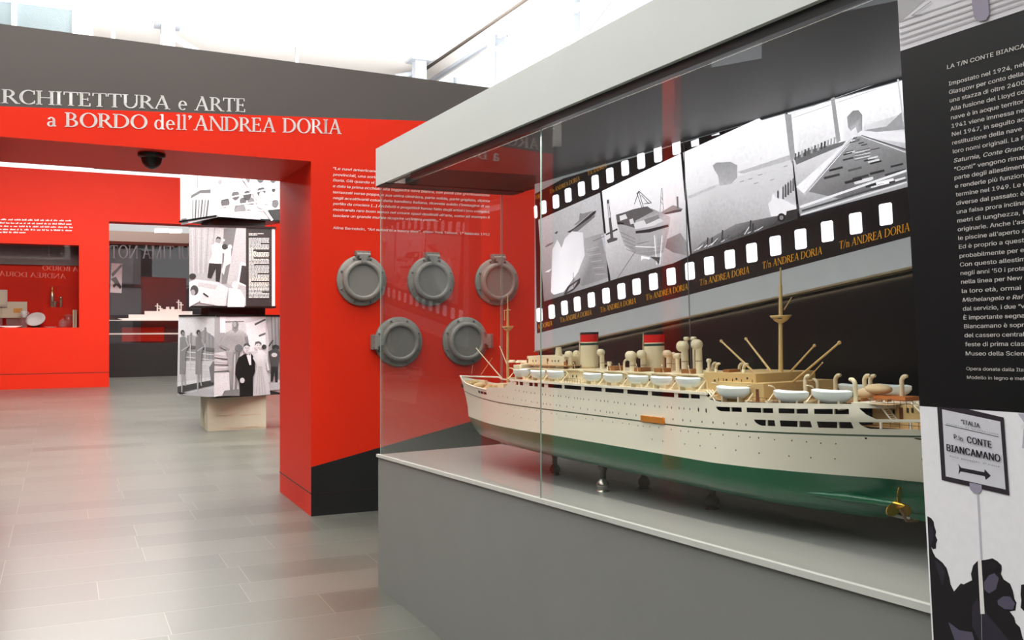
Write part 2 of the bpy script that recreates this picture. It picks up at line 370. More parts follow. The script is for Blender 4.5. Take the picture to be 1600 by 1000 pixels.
# glazed screen at the upper left
W2P = Plane((-3.0, 10.2, 0), U)
win2 = empty('window_2', W2P.hit(60, 60), None, None); tag(win2, kind='structure')
t1 = W2P.tz(144.5, 20)[0]; t0 = t1 - 2.6
m = MB()
def w2box(mb, ta, tb, za, zb, th=0.08, off=0.0, mi=0):
    mb.prism([W2P.pt(ta, za, off), W2P.pt(tb, za, off), W2P.pt(tb, zb, off), W2P.pt(ta, zb, off)], -W2P.n * th, mi)
pxt = lambda px: W2P.tz(px, 20)[0]
for a, b in ((t0, t0 + .1), (pxt(18), pxt(26)), (pxt(113), pxt(144.5))): w2box(m, a, b, 3.7, 5.99)
zt = W2P.tz(60, 8)[1]; w2box(m, t0, t1, zt, zt + .12); w2box(m, t0, t1, 3.7, 3.78); w2box(m, t0, t1, 5.9, 5.99)
build('frame', m, WHITE, win2)
m = MB(); w2box(m, pxt(143.2), pxt(145), 3.7, 5.99, .1, .02); build('edge_strip', m, mat('blue_grey', (128, 150, 170), .5), win2)
PALE = glass_mat('pale_blue_glass', (0.50, 0.58, 0.61), 0.6, haze=0.15)
m = MB(); w2box(m, t0, t1, 3.75, 5.95, .012, -.03); build('pane', m, PALE, win2)
# posts that carry the ceiling behind the portal
k = 3
for (px, py, wpx) in ((262, 38, 20), (655, 94, 18), (464, 74, 4), (177, 33, 5), (711, 121, 4)):
    p = on_z(px, py, CZ); w_ = wpx * p.y / F; m = MB(); m.obox((p.x, p.y, 5.0), U, BK, V(0, 0, 1), w_, w_, 2.0)
    if wpx > 10: m.obox((p.x, p.y, CZ - .02), U, BK, V(0, 0, 1), w_ * 1.9, w_ * 1.9, .03)
    struct('trim_%d' % k, m, STEELW); k += 1
for a, b in (((272, 58), (312, 80)), ((618, 120), (646, 112))):
    pa = on_z(*a, 5.75); pb = pa + U * ((b[0] - a[0]) * pa.y / F) + V(0, 0, -(b[1] - a[1]) * pa.y / F)
    m = MB(); m.tube([pa, pb], .05, 8); struct('trim_%d' % k, m, STEELW); k += 1
# enclosing walls outside the picture (seen only in the reflections of the glass)
m = MB()
for ya, yb, za, zb in ((-7, 10.2, 0, 4.75), (-7, 10.2, 5.9, 6), (9.75, 10.2, 4.75, 5.9), (7.85, 8.6, 4.75, 5.9), (8.6, 9.75, 5.3, 5.9), (7.0, 7.85, 4.75, 5.05), (7.0, 7.85, 5.35, 5.9), (6.7, 7.0, 4.75, 5.9), (-7, 6.7, 4.75, 5.45), (-7, 3.6, 5.45, 5.9)): m.box(-9.2, -9.0, ya, yb, za, zb)
struct('wall_left', m, DARKW)
m = MB(); m.box(-5.80, -5.66, 6.42, 6.56, 0, 4.7); struct('wall_hall', m, RED)
m = MB(); m.box(-9.2, 9, -7, -6.8, 0, 6); struct('wall_rear', m, DARKW)
m = MB(); m.box(-16, 3, 33, 33.2, 0, 5.2); struct('wall_far', m, WHITE)
m = MB(); pa, pb = on_z(141, 261.5, 5.9), on_z(300, 272, 5.9); m.prism([pa, pa + (pb - pa) * 3.0, pa + (pb - pa) * 3.0 + V(0, 0, .10), pa + V(0, 0, .10)], (0, .3, 0)); struct('trim_20', m, mat('beam_grey', (120, 128, 124), .6))
m = MB(); m.box(-16, -15.8, 10.4, 33.2, 0, 6); m.box(-15.8, -9.0, 10.2, 10.4, 0, 6); struct('wall_side', m, DARKW)

# ------------------------------------------------------------------ red portal wall
P1 = WALL1
t_l, t_jl, t_r = -2.40, -2.235, 3.5
zo_l = P1.tz(0, 213)[1]; zo_r = P1.tz(485.5, 252)[1]                # underside of the lintel
def zline(a, b):
    (ta, za), (tb, zb) = P1.tz(*a), P1.tz(*b); return lambda t: za + (zb - za) * (t - ta) / (tb - ta)
z_so = zline((0, 213.5), (485.5, 252)); z_top = zline((0, 37), (770, 137.5)); z_br = zline((0, 166), (675, 189.5)); z_bk = zline((486, 730), (720, 663))
m = MB(); p = P1.pt; TK = 1.2
def face(pts, mi): m.poly([p(t, z) for t, z in pts], mi)
for a, b in ((t_l, t_jl), (t_jl, 0), (0, t_r)):
    face([(a, z_br(a)), (b, z_br(b)), (b, z_top(b)), (a, z_top(a))], 1)
face([(t_l, 0), (t_jl, 0), (t_jl, z_br(t_jl)), (t_l, z_br(t_l))], 0)
face([(t_jl, z_so(t_jl)), (0, z_so(0)), (0, z_br(0)), (t_jl, z_br(t_jl))], 0)
zb0, tb1 = z_bk(0), 1.9
face([(0, zb0), (tb1, z_bk(tb1)), (t_r, z_bk(tb1)), (t_r, z_br(t_r)), (0, z_br(0))], 0)
face([(0, 0), (t_r, 0), (t_r, z_bk(tb1)), (tb1, z_bk(tb1)), (0, zb0)], 2)
q = lambda t, z, s: p(t, z, -s)
m.poly([q(t_jl, z_so(t_jl), 0), q(t_jl, z_so(t_jl), TK), q(0, z_so(0), TK), q(0, z_so(0), 0)], 0)       # soffit
m.poly([q(0, 0, 0), q(0, z_so(0), 0), q(0, z_so(0), TK), q(0, 0, TK)], 0)                                # right reveal
m.poly([q(t_jl, 0, 0), q(t_jl, 0, TK), q(t_jl, z_so(t_jl), TK), q(t_jl, z_so(t_jl), 0)], 0)
for t in (t_l, t_r): m.poly([q(t, 0, 0), q(t, z_top(t), 0), q(t, z_top(t), TK), q(t, 0, TK)], 0)
m.poly([q(t_l, z_top(t_l), 0), q(t_r, z_top(t_r), 0), q(t_r, z_top(t_r), TK), q(t_l, z_top(t_l), TK)], 1)
for a, b in ((t_l, t_jl), (0, t_r)): m.poly([q(a, 0, TK), q(a, z_top(a), TK), q(b, z_top(b), TK), q(b, 0, TK)], 0)
m.poly([q(t_jl, z_so(t_jl), TK), q(t_jl, z_top(t_jl), TK), q(0, z_top(0), TK), q(0, z_so(0), TK)], 0)
# thin shadow joint of the skirting
zs = 0.175
wall_front = struct('wall_front', m, [RED, BROWN, BLACKP])
m = MB(); m.prism([q(-.003, zs, 0), q(-.003, zs, TK), q(-.003, zs + .008, TK), q(-.003, zs + .008, 0)], U * .006); m.prism([q(0, zs, -.002), q(t_r, zs, -.002), q(t_r, zs + .006, -.002), q(0, zs + .006, -.002)], -P1.n * .004)
tag(build('baseboard_front', m, mat('joint_front', (34, 8, 6), .7), loc=(0, 0, 0)), kind='structure')

# title
m = MB(); L1 = P1.shifted(0.004)
def serif_px(mb, pl, text, a, b, cap, mi=0, off=0.0):
    p0, p1 = pl.hit(*a, off), pl.hit(*b, off); letters(mb, serif(text), p0, p1, capz(pl, (a[0] + b[0]) / 2, (a[1] + b[1]) / 2, cap), V(0, 0, 1), mi)
def word(tx, xa, xb, line, cap):
    ya, yb = line(xa), line(xb); ps, _, _ = serif(tx); ps = ps + [[(x + .018, y) for x, y in q_] for q_ in ps] + [[(x, y + .012) for x, y in q_] for q_ in ps]; xs = [x for q_ in ps for x, y in q_]; letters(m, (ps, min(xs), max(xs)), L1.hit(xa, ya), L1.hit(xb, yb), capz(L1, (xa + xb) / 2, (ya + yb) / 2, cap), V(0, 0, 1))
ln1 = lambda x: 161.2 + .0369 * (x - 2.5); ln2 = lambda x: 197.3 + .0262 * (x - 72.5)
for w_ in (('A', -23, 0.5), ('RCHITETTURA', 2.5, 266), ('e', 278.7, 292.3), ('ARTE', 303.5, 383)): word(*w_, ln1, 21.2)
for w_ in (('a', 73.6, 88.7), ('BORDO', 101, 230.3), ('dell', 241, 292), ('\u2019', 294, 300), ('ANDREA', 302.5, 431), ('DORIA', 441.5, 533.7)): word(*w_, ln2, 22)
tag(build('wall_title', m, WLET), 'large white serif title across the brown and red lintel of the portal', 'lettering')
# quotation
m = MB()
QT = [(265, 281, 590, '\u201cLe navi americane'), (274.5, 290, 590, 'provinciali, una sorte'), (283.3, 298.6, 590, 'Doria. Gi\u00e0 quando vi s'),
      (292.5, 307, 765, 'e date la prima occhiata alla leggiadra nave bianca, con ponti che graziosamente'), (302, 316, 765, 'terrazzati verso poppa, e sua unica ciminiera, parte solida, parte grigliata, dipinta'),
      (311, 324.3, 765, 'negli accattivanti colori della bandiera italiana, ricevete subito l\u2019immagine di un'), (319.9, 333, 765, 'perlito da crociera [...] Architetti e progettisti hanno fatto degli artisti i loro complici,'),
      (329.2, 341.6, 765, 'mostrando raro buon senso nel creare spazi destinati all\u2019arte, come ad esempio il'), (338.6, 346, 689, 'lasciare un grande murale ricoprire un\u2019intera parete...\u201d')]
for yl, yr, xr, tx in QT:
    yr_ = yl + (yr - yl) * (xr - 520.5) / (765 - 520.5) if xr < 600 else yr
    a, b = (520.5, yl), (xr, yr_); letters(m, sans(tx, 0.022, 0.18), L1.hit(*a), L1.hit(*b), capz(L1, *a, 5.6), V(0, 0, 1))
letters(m, sans('Aline Bernstein,', 0.02), L1.hit(520.5, 357.8), L1.hit(571, 360), capz(L1, 520, 357, 5.6), V(0, 0, 1))
letters(m, sans('\u201cArt suited to a luxury liner\u201d,', 0.02, 0.18), L1.hit(574.5, 360.2), L1.hit(658, 363.7), capz(L1, 520, 357, 5.6), V(0, 0, 1))
letters(m, sans('\u00abNew York Times\u00bb, 1\u00b0 febbraio 1953', 0.02), L1.hit(661, 363.8), L1.hit(765, 368.2), capz(L1, 520, 357, 5.6), V(0, 0, 1))
tag(build('wall_quotation', m, WLET), 'small white italic quotation in a block on the red wall above the portholes', 'lettering')

# portholes
def porthole(px, py, r_px, hinge, label):
    c = P1.hit(px, py); R = r_px * c.y / F; n = P1.n; ux = P1.ux; up = V(0, 0, 1)
    root = empty('porthole', c, label, 'porthole', 'grey portholes on the red wall')
    m = MB(); m.lathe(c, [(R * .7, 0), (R, 0), (R, .018), (R * .965, .028), (R * .70, .03)], 56, 0, ux, up, n, caps=False)
    for k in range(8):
        a = math.pi / 8 + k * math.pi / 4; m.lathe(c + (ux * math.cos(a) + up * math.sin(a)) * R * .9, [(.009, .027), (.009, .036), (.004, .037)], 10, 1, ux, up, n)
    build('flange', m, [PORT, mat('porthole_bolt', (110, 106, 98), .4)], root)
    m = MB(); m.lathe(c, [(R * .80, .028), (R * .80, .062), (R * .77, .075), (R * .66, .08), (R * .625, .074), (R * .61, .055)], 56, 0, ux, up, n, caps=False); dr = build('door_ring', m, PORT, root)
    m = MB(); m.lathe(c, [(R * .62, .05), (R * .62, .055)], 56, 0, ux, up, n); build('pane', m, PORTD, dr)
    d = {'t': up, 'l': -ux, 'r': ux}[hinge]; s = d.cross(n)
    m = MB(); m.obox(c + d * R * 1.07 + n * .03, s, d, n, R * .58, R * .17, .055)
    m.obox(c + d * R * .93 + n * .055, s, d, n, R * .34, R * .16, .05); m.obox(c + d * R * .8 + n * .075, s, d, n, R * .22, R * .22, .02)
    m.tube([c + d * R * .99 + n * .062 - s * R * .27, c + d * R * .99 + n * .062 + s * R * .27], .018, 10)
    h = build('hinge', m, PORT, root)
    for k in (-1, 0, 1):
        m = MB(); m.lathe(c + d * R * 1.09 + s * R * .2 * k, [(.008, .055), (.008, .064)], 10, 0, ux, up, n)
        build('screw', m, mat('porthole_bolt', (110, 106, 98), .4), h)
porthole(564.5, 438.5, 39.8, 't', 'upper row grey porthole standing clear of the glass, hinge on top')
porthole(672.5, 439.3, 38.4, 't', 'middle grey porthole of the upper row, hinge on top')
porthole(775.5, 440.5, 37, 't', 'grey porthole of the upper row closest to the film strip, behind the foremast')
porthole(622, 534, 38.9, 'l', 'lower row grey porthole crossed by the glass edge, hinge on its side')
porthole(726, 533, 37.8, 'r', 'lower row grey porthole directly above the bow of the liner model')

# dome camera under the lintel
c = on_z(237, 240, z_so(-1.2)); m = MB()
root = empty('security_camera', c, 'black dome security camera under the dark red lintel', 'camera')
m.lathe(c - V(0, 0, .035), [(.08, 0), (.1, .012), (.1, .036)], 32); build('housing', m, BLK, root)
m = MB(); m.lathe(c - V(0, 0, .035), [(.008, -.085), (.045, -.07), (.068, -.04), (.078, 0)], 32); build('dome', m, BLK, root)

# ------------------------------------------------------------------ far red wall with niche and opening
P2 = WALL2; p = P2.pt
tN0, tN1 = P2.tz(-60, 500)[0], P2.tz(123.5, 450)[0]; zN0, zN1 = P2.tz(62, 512)[1], P2.tz(62, 381.5)[1]
tO0, tO1 = P2.tz(170.5, 470)[0], P2.tz(412, 470)[0]; zO = P2.tz(230, 348)[1]
tA, tB = P2.tz(-220, 400)[0], P2.tz(520, 400)[0]
(ta, za), (tb, zb) = P2.tz(0, 260), P2.tz(280, 277.6); zt2 = lambda t: za + (zb - za) * (t - ta) / (tb - ta)
m = MB(); D2 = .6
def slab(pts, th=D2, mi=0): m.prism([p(t, z) for t, z in pts], -P2.n * th, mi)
slab([(tA, 0), (tO0, 0), (tO0, zN0), (tA, zN0)]); slab([(tA, zN0), (tN0, zN0), (tN0, zN1), (tA, zN1)]); slab([(tN1, zN0), (tO0, zN0), (tO0, zN1), (tN1, zN1)])
slab([(tA, zN1), (tO0, zN1), (tO0, zt2(tO0)), (tA, zt2(tA))]); slab([(tO0, zO), (tO1, zO), (tO1, zt2(tO1)), (tO0, zt2(tO0))]); slab([(tO1, 0), (tB, 0), (tB, zt2(tB)), (tO1, zt2(tO1))])
m.prism([p(tN0, zN0, -D2), p(tN1, zN0, -D2), p(tN1, zN1, -D2), p(tN0, zN1, -D2)], -P2.n * .05, 0)
wall_back = struct('wall_back', m, [RED])
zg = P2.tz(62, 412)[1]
m = MB(); m.prism([p(tN0, zg, -D2 + .03), p(tN1, zg, -D2 + .03), p(tN1, zN1, -D2 + .03), p(tN0, zN1, -D2 + .03)], P2.n * .02); build('reflected_band', m, mat('reflected_band_grey', (120, 108, 104), .6), wall_back)  # added panel standing in for a band reflected in the niche glass
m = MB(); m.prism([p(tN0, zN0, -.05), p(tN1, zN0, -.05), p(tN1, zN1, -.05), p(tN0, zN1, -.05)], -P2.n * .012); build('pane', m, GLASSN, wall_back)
m = MB(); m.prism([p(tA, .33, .003), p(tO0, .33, .003), p(tO0, .345, .003), p(tA, .345, .003)], -P2.n * .002); build('skirting_joint', m, mat('joint_dark', (70, 14, 8), .7), wall_back)
# unreadable white text block on the far wall: rows of word marks
m = MB()
for i, (yl, yr, xr) in enumerate(((344, 346, 115), (349.3, 351.3, 116), (354.3, 356.3, 116), (359.3, 361.3, 115), (364, 365, 41))):
    x = -30.0
    while x < xr - 2:
        w_ = min(random.uniform(3, 12), xr - x); yy = yl + (yr - yl) * x / 115.0
        for k in range(int(w_ / 1.5) or 1):
            xa = x + k * 1.5; hh = random.choice((1.6, 1.6, 2.4)); m.poly([P2.hit(xa, yy, .01), P2.hit(xa + 1.05, yy, .01), P2.hit(xa + 1.05, yy - hh, .01), P2.hit(xa, yy - hh, .01)])
        x += w_ + 1.3
tag(build('caption_lettering', m, WLET), 'five tiny white text lines on the far red wall above the niche', 'lettering')

# things in the niche, standing on its floor or its red shelf
NB = zN0
def nspot(px, off): return P2.tz(px, 500)[0], off
def npos(px, py, off): return P2.hit(px, py, -off)
m = MB(); zs_ = npos(90, 480, .45).z; a, b = npos(70, 480, .3), npos(123.4, 480, .3)
m.prism([p(P2.tz(64, 480)[0], NB, -.35), p(tN1, NB, -.35), p(tN1, zs_, -.35), p(P2.tz(64, 480)[0], zs_, -.35)], -P2.n * .25); build('shelf_block', m, RED, wall_back)
SILV = mat('silverware', (205, 190, 165), .25, metal=.8); CHINA = mat('white_china', (232, 230, 224), .3); CARD = mat('cream_card', (216, 205, 178), .7); GLW = glass_mat('small_glass', (.95, .93, .9), 1.4, haze=.12)
K2 = lambda off: (P2.hit(60, 500, -off).y) / F          # metres per pixel at that depth
def lathe_px(name, px, base_z, prof_px, off, mats, parent=None, mi=None):
    c = npos(px, 500, off); c.z = base_z; k_ = K2(off); m = MB(); m.lathe(c, [(r * k_, h * k_) for r, h in prof_px], 24, mats=mi); return m, c
m, c = lathe_px('bottle', 81.5, zs_, [(3.2, 0), (3.3, 1), (3.3, 10), (3.4, 15), (3.2, 20), (1.3, 24), (1.1, 30), (1.2, 32)], .45, None)
r_ = empty('decanter_bottle', c, 'tall silver bottle with gold neck on the red step of the niche', 'bottle'); build('body', m, SILV, r_)
m, c = lathe_px('x', 81.5, zs_ + 22 * K2(.45), [(1.5, 0), (1.4, 3), (1.4, 7), (.9, 9), (.6, 10)], .45, None); build('stopper', m, BRASS, r_)
m, c = lathe_px('x', 85.5, zs_, [(2.6, 0), (3, .6), (2.2, 3), (3.4, 7), (3.6, 9)], .4, None); tag(build('goblet', m, SILV), 'small silver goblet in front of the gold-necked bottle', 'goblet')
m, c = lathe_px('x', 95, zs_, [(2.2, 0), (2.3, 9), (2.3, 14), (2.7, 14.2), (2.5, 16), (.5, 17)], .42, None); tag(build('shaker', m, SILV), 'slim lidded silver shaker on the red step, beside the goblet', 'shaker')
# oval dish leaning
c = npos(55.5, 499, .25); m = MB(); k_ = K2(.25); ax = (P2.ux * .95 + V(0, 0, .3)).normalized(); ay = (V(0, 0, .95) - P2.ux * .3 - P2.n * .25).normalized(); an = ax.cross(ay)
an = an if an.dot(P2.n) > 0 else -an
m.lathe(c, [(10, 0), (14, 1.2), (14.4, 1.6), (13.6, 1.7), (10.2, .6), (.1, .5)], 32, 0, ax * k_, ay * k_, an * k_, sy=.72, caps=False); m.lathe(c - an * .02, [(.1, 0), (14, .6)], 24, 0, ax * k_, ay * k_, an * k_, sy=.72, caps=False)
r_ = build('oval_dish', m, CHINA); tag(r_, 'oval white dish leaning upright in the middle of the niche', 'dish')
# support reaches the niche floor
m = MB(); m.obox(V(c.x, c.y, NB + 4 * k_) - P2.n * .03, P2.ux, V(0, 0, 1), P2.n, 12 * k_, 8 * k_, .05); build('easel', m, mat('dark_wood', (60, 40, 30), .5), r_)
m, c = lathe_px('x', 98, NB, [(3.5, 0), (5.4, 2), (6, 6), (5.5, 10), (3, 12), (2.6, 12.5), (.9, 13), (1, 15)], .2, None); tag(build('glass_jar', m, GLW), 'round glass jar with a knob lid at the front of the niche', 'jar')
m, c = lathe_px('x', 107, NB, [(3, 0), (5.5, 3), (6, 9), (5.5, 16), (5, 17), (8, 18), (8, 19), (2, 21), (2, 22)], .38, None); tag(build('lidded_pot', m, [GLW, SILV]), 'glass pot with flat silver lid behind the round jar', 'pot')
for j, (px, lab, cl) in enumerate(((115, 'thin cream book standing upright near the niche edge', (226, 205, 160)), (118.6, 'tan book upright against the end wall of the niche', (196, 158, 105)))):
    c = npos(px, 500, .22); c.z = NB; m = MB(); k_ = K2(.22); m.obox(c + V(0, 0, 14 * k_), P2.ux, P2.n, V(0, 0, 1), 2.6 * k_, .2, 28 * k_)
    r_ = build('upright_book', m, mat('book_%d' % j, cl, .6)); tag(r_, lab, 'book', 'books in the niche')
    m = MB(); m.obox(c + V(0, 0, 14 * k_) + P2.n * .002, P2.ux, P2.n, V(0, 0, 1), 1.7 * k_, .2, 27.4 * k_); build('pages', m, CARD, r_)
# framed print, card, cup, tray on the left
c = npos(0, 466, .3); k_ = K2(.3); m = MB(); m.obox(c, P2.ux, P2.n, V(0, 0, 1), 20 * k_, .04, 26 * k_); r_ = build('picture_frame', m, mat('frame_silver', (215, 200, 185), .35, metal=.4)); tag(r_, 'rounded pale frame standing behind the cream card in the niche', 'frame')
m = MB(); m.obox(c + P2.n * .03 , P2.ux, P2.n, V(0, 0, 1), 14 * k_, .01, 20 * k_); build('print', m, CARD, r_)
m = MB(); cc = V(c.x, c.y, (NB + c.z - 13 * k_) / 2); m.obox(cc - P2.n * .05, P2.ux, P2.n, V(0, 0, 1), 6 * k_, .05, c.z - 13 * k_ - NB); build('stand', m, GLW, r_)
c = npos(21, 484, .34); k_ = K2(.34); m = MB(); m.obox(c, P2.ux, P2.n, V(0, 0, 1), 38 * k_, .02, 25 * k_); r_ = build('menu_card', m, CARD); tag(r_, 'cream illustrated card with an orange picture standing in the niche', 'card')
m = MB(); m.obox(c + P2.ux * 6 * k_ - V(0, 0, 1.2 * k_) + P2.n * .012, P2.ux, P2.n, V(0, 0, 1), 12 * k_, .004, 7 * k_); build('picture', m, mat('card_orange', (214, 150, 70), .7), r_)
m = MB(); m.obox(c - P2.n * .03 - V(0, 0, (c.z - NB) / 2), P2.ux, P2.n, V(0, 0, 1), 20 * k_, .03, c.z - NB); build('stand', m, GLW, r_)
m, c = lathe_px('x', 37, NB + 16 * K2(.16), [(3, 0), (4.2, 3), (4.8, 10), (4.6, 10), (3, 1)], .16, None); c0 = c; r_ = build('tea_cup', m, CHINA); tag(r_, 'white tea cup in front of the cream card', 'cup')
m = MB(); k_ = K2(.16); m.tube([c0 + P2.ux * 4.4 * k_ + V(0, 0, 9 * k_), c0 + P2.ux * 7.5 * k_ + V(0, 0, 7 * k_), c0 + P2.ux * 4.2 * k_ + V(0, 0, 3 * k_)], .6 * k_, 6); build('handle', m, CHINA, r_)
m, c = lathe_px('x', 37, NB, [(5, 0), (5, 16)], .16, None); build('pedestal', m, GLW, r_)
m, c = lathe_px('x', 16, NB, [(9, 0), (16, 2.2), (16.5, 2.8), (9, 1)], .07, None); m.v = [c + (v - c) - BK * ((v - c).dot(BK) * .75) for v in m.v]; tag(build('silver_tray', m, CHINA), 'shallow white tray lying in front of the cream card', 'tray')
m, c = lathe_px('x', 79, NB, [(6, 0), (9, .9), (9.3, 1.2), (6, .5)], .12, None); tag(build('flat_saucer', m, CHINA), 'flat white saucer lying between the oval dish and the glass jar', 'saucer')

# ------------------------------------------------------------------ far black display case beyond the opening
P3 = Plane(on_z(169, 590, 0), U); p = P3.pt
root = empty('display_case', on_z(225, 588, 0), 'far black display case holding a white ship, beyond the red opening', 'display case', 'display cases')
ta, tb = P3.tz(110, 590)[0], P3.tz(470, 575)[0]; z1 = P3.tz(222, 536)[1]; z2 = P3.tz(222, 378)[1]; z3 = P3.tz(222, 362)[1]
m = MB(); m.prism([p(ta, 0), p(tb, 0), p(tb, z1), p(ta, z1)], -P3.n * 1.2); build('plinth', m, BLACKP, root)
m = MB(); m.prism([p(ta, z2), p(tb, z2), p(tb, z3), p(ta, z3)], -P3.n * 1.2); build('canopy', m, mat('case_canopy_grey', (120, 112, 104), .5), root)
m = MB(); m.prism([p(ta, z1, -1.15), p(tb, z1, -1.15), p(tb, z2, -1.15), p(ta, z2, -1.15)], -P3.n * .05); build('back_panel', m, mat('case_back_blue', (30, 31, 37), .5), root)
m = MB(); m.prism([p(ta, z1, 0), p(tb, z1, 0), p(tb, z2, 0), p(ta, z2, 0)], -P3.n * .012); build('glass_pane', m, GLASS, root)
zsh = P3.tz(222, 500)[1]
m = MB(); m.prism([p(ta, zsh - .02, -.3), p(tb, zsh - .02, -.3), p(tb, zsh, -.3), p(ta, zsh, -.3)], -P3.n * .8)
m.prism([p(ta, zsh - .40, -.3), p(tb, zsh - .40, -.3), p(tb, zsh - .36, -.3), p(ta, zsh - .36, -.3)], -P3.n * .02); build('shelf', m, [mat('shelf_white', (225, 222, 215), .5)], root)
m = MB(); m.prism([p(P3.tz(194, 530)[0], z1 + .02, -1.1), p(P3.tz(262, 530)[0], z1 + .02, -1.1), p(P3.tz(262, 520)[0], z1 + .42, -1.1), p(P3.tz(194, 520)[0], z1 + .42, -1.1)], P3.n * .03); build('red_graphic', m, RED, root)
area('case_lamp', p((ta + tb) / 2, z2 - .06, -.6), (3.0, .2), 9, color=(1, .93, .85), spin=.44)
# black and white poster inside
m = MB(); P3b = P3.shifted(-1.05)
m.poly([P3b.hit(*a) for a in ((172, 457), (190, 458), (191, 412), (174, 411))], 0, g(205))
for a in (((174, 428), (190, 412), (191, 416), (176, 433)), ((173, 436), (181, 432), (190, 448), (188, 452)), ((176, 446), (184, 438), (186, 441), (178, 450))): m.poly([P3b.hit(*b, .01) for b in a], 0, g(60))
r_ = build('poster', m, INK); r_.parent = root; r_.location = Vector(r_.location) - origin(root)
# white ship model
sc0 = P3.shifted(-.7); zk = zsh
r_ = empty('ship_model', sc0.hit(235, 500), 'small white ship model on the shelf of the far black case', 'ship model', 'ship models'); r_.location.z = zk
def hx(a, b, y0, y1, d=.12, mi=0, mb=None):
    q0, q1 = sc0.tz(a, 500)[0], sc0.tz(b, 500)[0]; k_ = sc0.hit(235, 500).y / F
    mb.prism([sc0.pt(q0, zk + (500 - y1) * k_, d), sc0.pt(q1, zk + (500 - y1) * k_, d), sc0.pt(q1, zk + (500 - y0) * k_, d), sc0.pt(q0, zk + (500 - y0) * k_, d)], -sc0.n * 2 * d, mi)
m = MB(); k_ = sc0.hit(235, 500).y / F
prof = [(184, 497.5), (205, 497), (330, 496.5), (326, 500), (192, 500)]
m.prism([sc0.pt(sc0.tz(x, 500)[0], zk + (500 - y) * k_, .14) for x, y in prof], -sc0.n * .28); build('hull', m, WHITE, r_)
m = MB(); hx(201, 320, 491.5, 497, .11, 0, m); hx(226, 300, 486, 491.5, .09, 0, m); hx(250, 282, 483, 486, .07, 0, m); build('superstructure', m, WHITE, r_)
for px, y in ((246, 474), (250.5, 478), (279, 468), (283, 472)):
    m = MB(); c = sc0.pt(sc0.tz(px, 500)[0], zk + 10 * k_); m.tube([c, c + V(0, 0, (490 - y) * k_)], .02, 6); m.tube([c + V(0, 0, (486 - y) * k_) - U * .06, c + V(0, 0, (486 - y) * k_) + U * .06], .012, 5); build('mast', m, WHITE, r_)
for px in (262, 270): m = MB(); c = sc0.pt(sc0.tz(px, 500)[0], zk + 13 * k_); m.lathe(c, [(.05, 0), (.045, .14)], 12); build('funnel', m, WHITE, r_)
# words reflected in the far case glass, painted on as faint reversed letters
m = MB(); letters(m, serif('ULTIMA NOTTE'), P3.hit(297, 404.5, .006), P3.hit(147, 403, .006), capz(P3, 222, 404, 20), V(0, 0, 1)); build('reflected_lettering', m, mat('reflection_ink', (92, 92, 96), .7), root)
m = MB(); GN = WALL2.shifted(-.04); letters(m, serif('a BORDO'.upper().replace('A B', 'A B')), GN.hit(122, 424, .0), GN.hit(66, 422, .0), capz(GN, 90, 422, 7), V(0, 0, 1)); letters(m, serif('ANDREA DORIA'), GN.hit(103, 435.5, .0), GN.hit(-2, 431, .0), capz(GN, 60, 432, 7.5), V(0, 0, 1)); build('reflected_title', m, mat('reflection_ink_red', (150, 70, 58), .7), wall_back)  # title reflected in the niche pane, painted as reversed letters
# ceiling light strip seen through the opening
m = MB(); pq = Plane(on_z(245, 590, 0) + BK * -1.2, U)
for a, b, y0, y1 in ((243, 264, 357, 362.5), (266, 284, 358, 363)):
    m.prism([pq.hit(a, y1), pq.hit(b, y1), pq.hit(b, y0), pq.hit(a, y0)], BK * .25)
tag(build('ceiling_lamp', m, mat('lamp_glow', (255, 252, 245), .5, emit=2.0)), 'white lamp strip above the far black display case', 'lamp')

# ------------------------------------------------------------------ photo column
CC = V(-4.04, 13.89, 0)
root = empty('photo_column', CC, 'concrete column clad with three turned boxes of black and white photographs', 'exhibit column')
m = MB(); m.obox(CC + V(0, 0, .3), U, BK, V(0, 0, 1), .80, .80, .6); build('concrete_base', m, CONC, root)
m = MB()
for k_ in range(14):
    a = random.uniform(-.4, .25); w_ = random.uniform(.05, .2); zc = random.choice((.03, .03, .20, .215))
    m.obox(CC - BK * .401 + U * (a + w_ / 2) + V(0, 0, zc + random.uniform(-.01, .01)), U, BK, V(0, 0, 1), w_, .004, random.uniform(.004, .010))
build('scuff_marks', m, mat('scuff', (178, 162, 134), .9), root)
m = MB(); m.obox(CC + V(0, 0, 2.4), U, BK, V(0, 0, 1), .78, .78, 4.2); build('shaft', m, mat('shaded_concrete', (52, 46, 40), .7), root)  # concrete shaft, shade between the boxes put into its dark colour
A45 = V(math.cos(math.radians(45)), math.sin(math.radians(45)), 0); B45 = V(-A45.y, A45.x, 0)
def cbox(name, z0, z1, a, ax, ay, trim=True):
    m = MB(); m.obox(CC + V(0, 0, (z0 + z1) / 2), ax, ay, V(0, 0, 1), a, a, z1 - z0); b = build(name, m, mat('box_core', (205, 200, 205), .6), root)
    if trim:
        m = MB(); m.obox(CC + V(0, 0, z0 - .012), ax, ay, V(0, 0, 1), a + .03, a + .03, .024); m.obox(CC + V(0, 0, z1 + .012), ax, ay, V(0, 0, 1), a + .03, a + .03, .024); build('edge_trim', m, BLK, b)
    return b
S45 = 1.075
lowb = cbox('lower_box', .505, 1.60, S45, A45, B45); AM = V(.960, .279, 0).normalized(); BM = V(-AM.y, AM.x, 0); midb = cbox('middle_box', 1.745, 2.835, 1.14, AM, BM); upb = cbox('upper_box', 2.985, 4.4, S45, A45, B45)
FL_ = Plane(CC - A45 * (S45 / 2 + .003), B45); FR_ = Plane(CC - B45 * (S45 / 2 + .003), A45); FM_ = Plane(CC - BM * .574, AM)
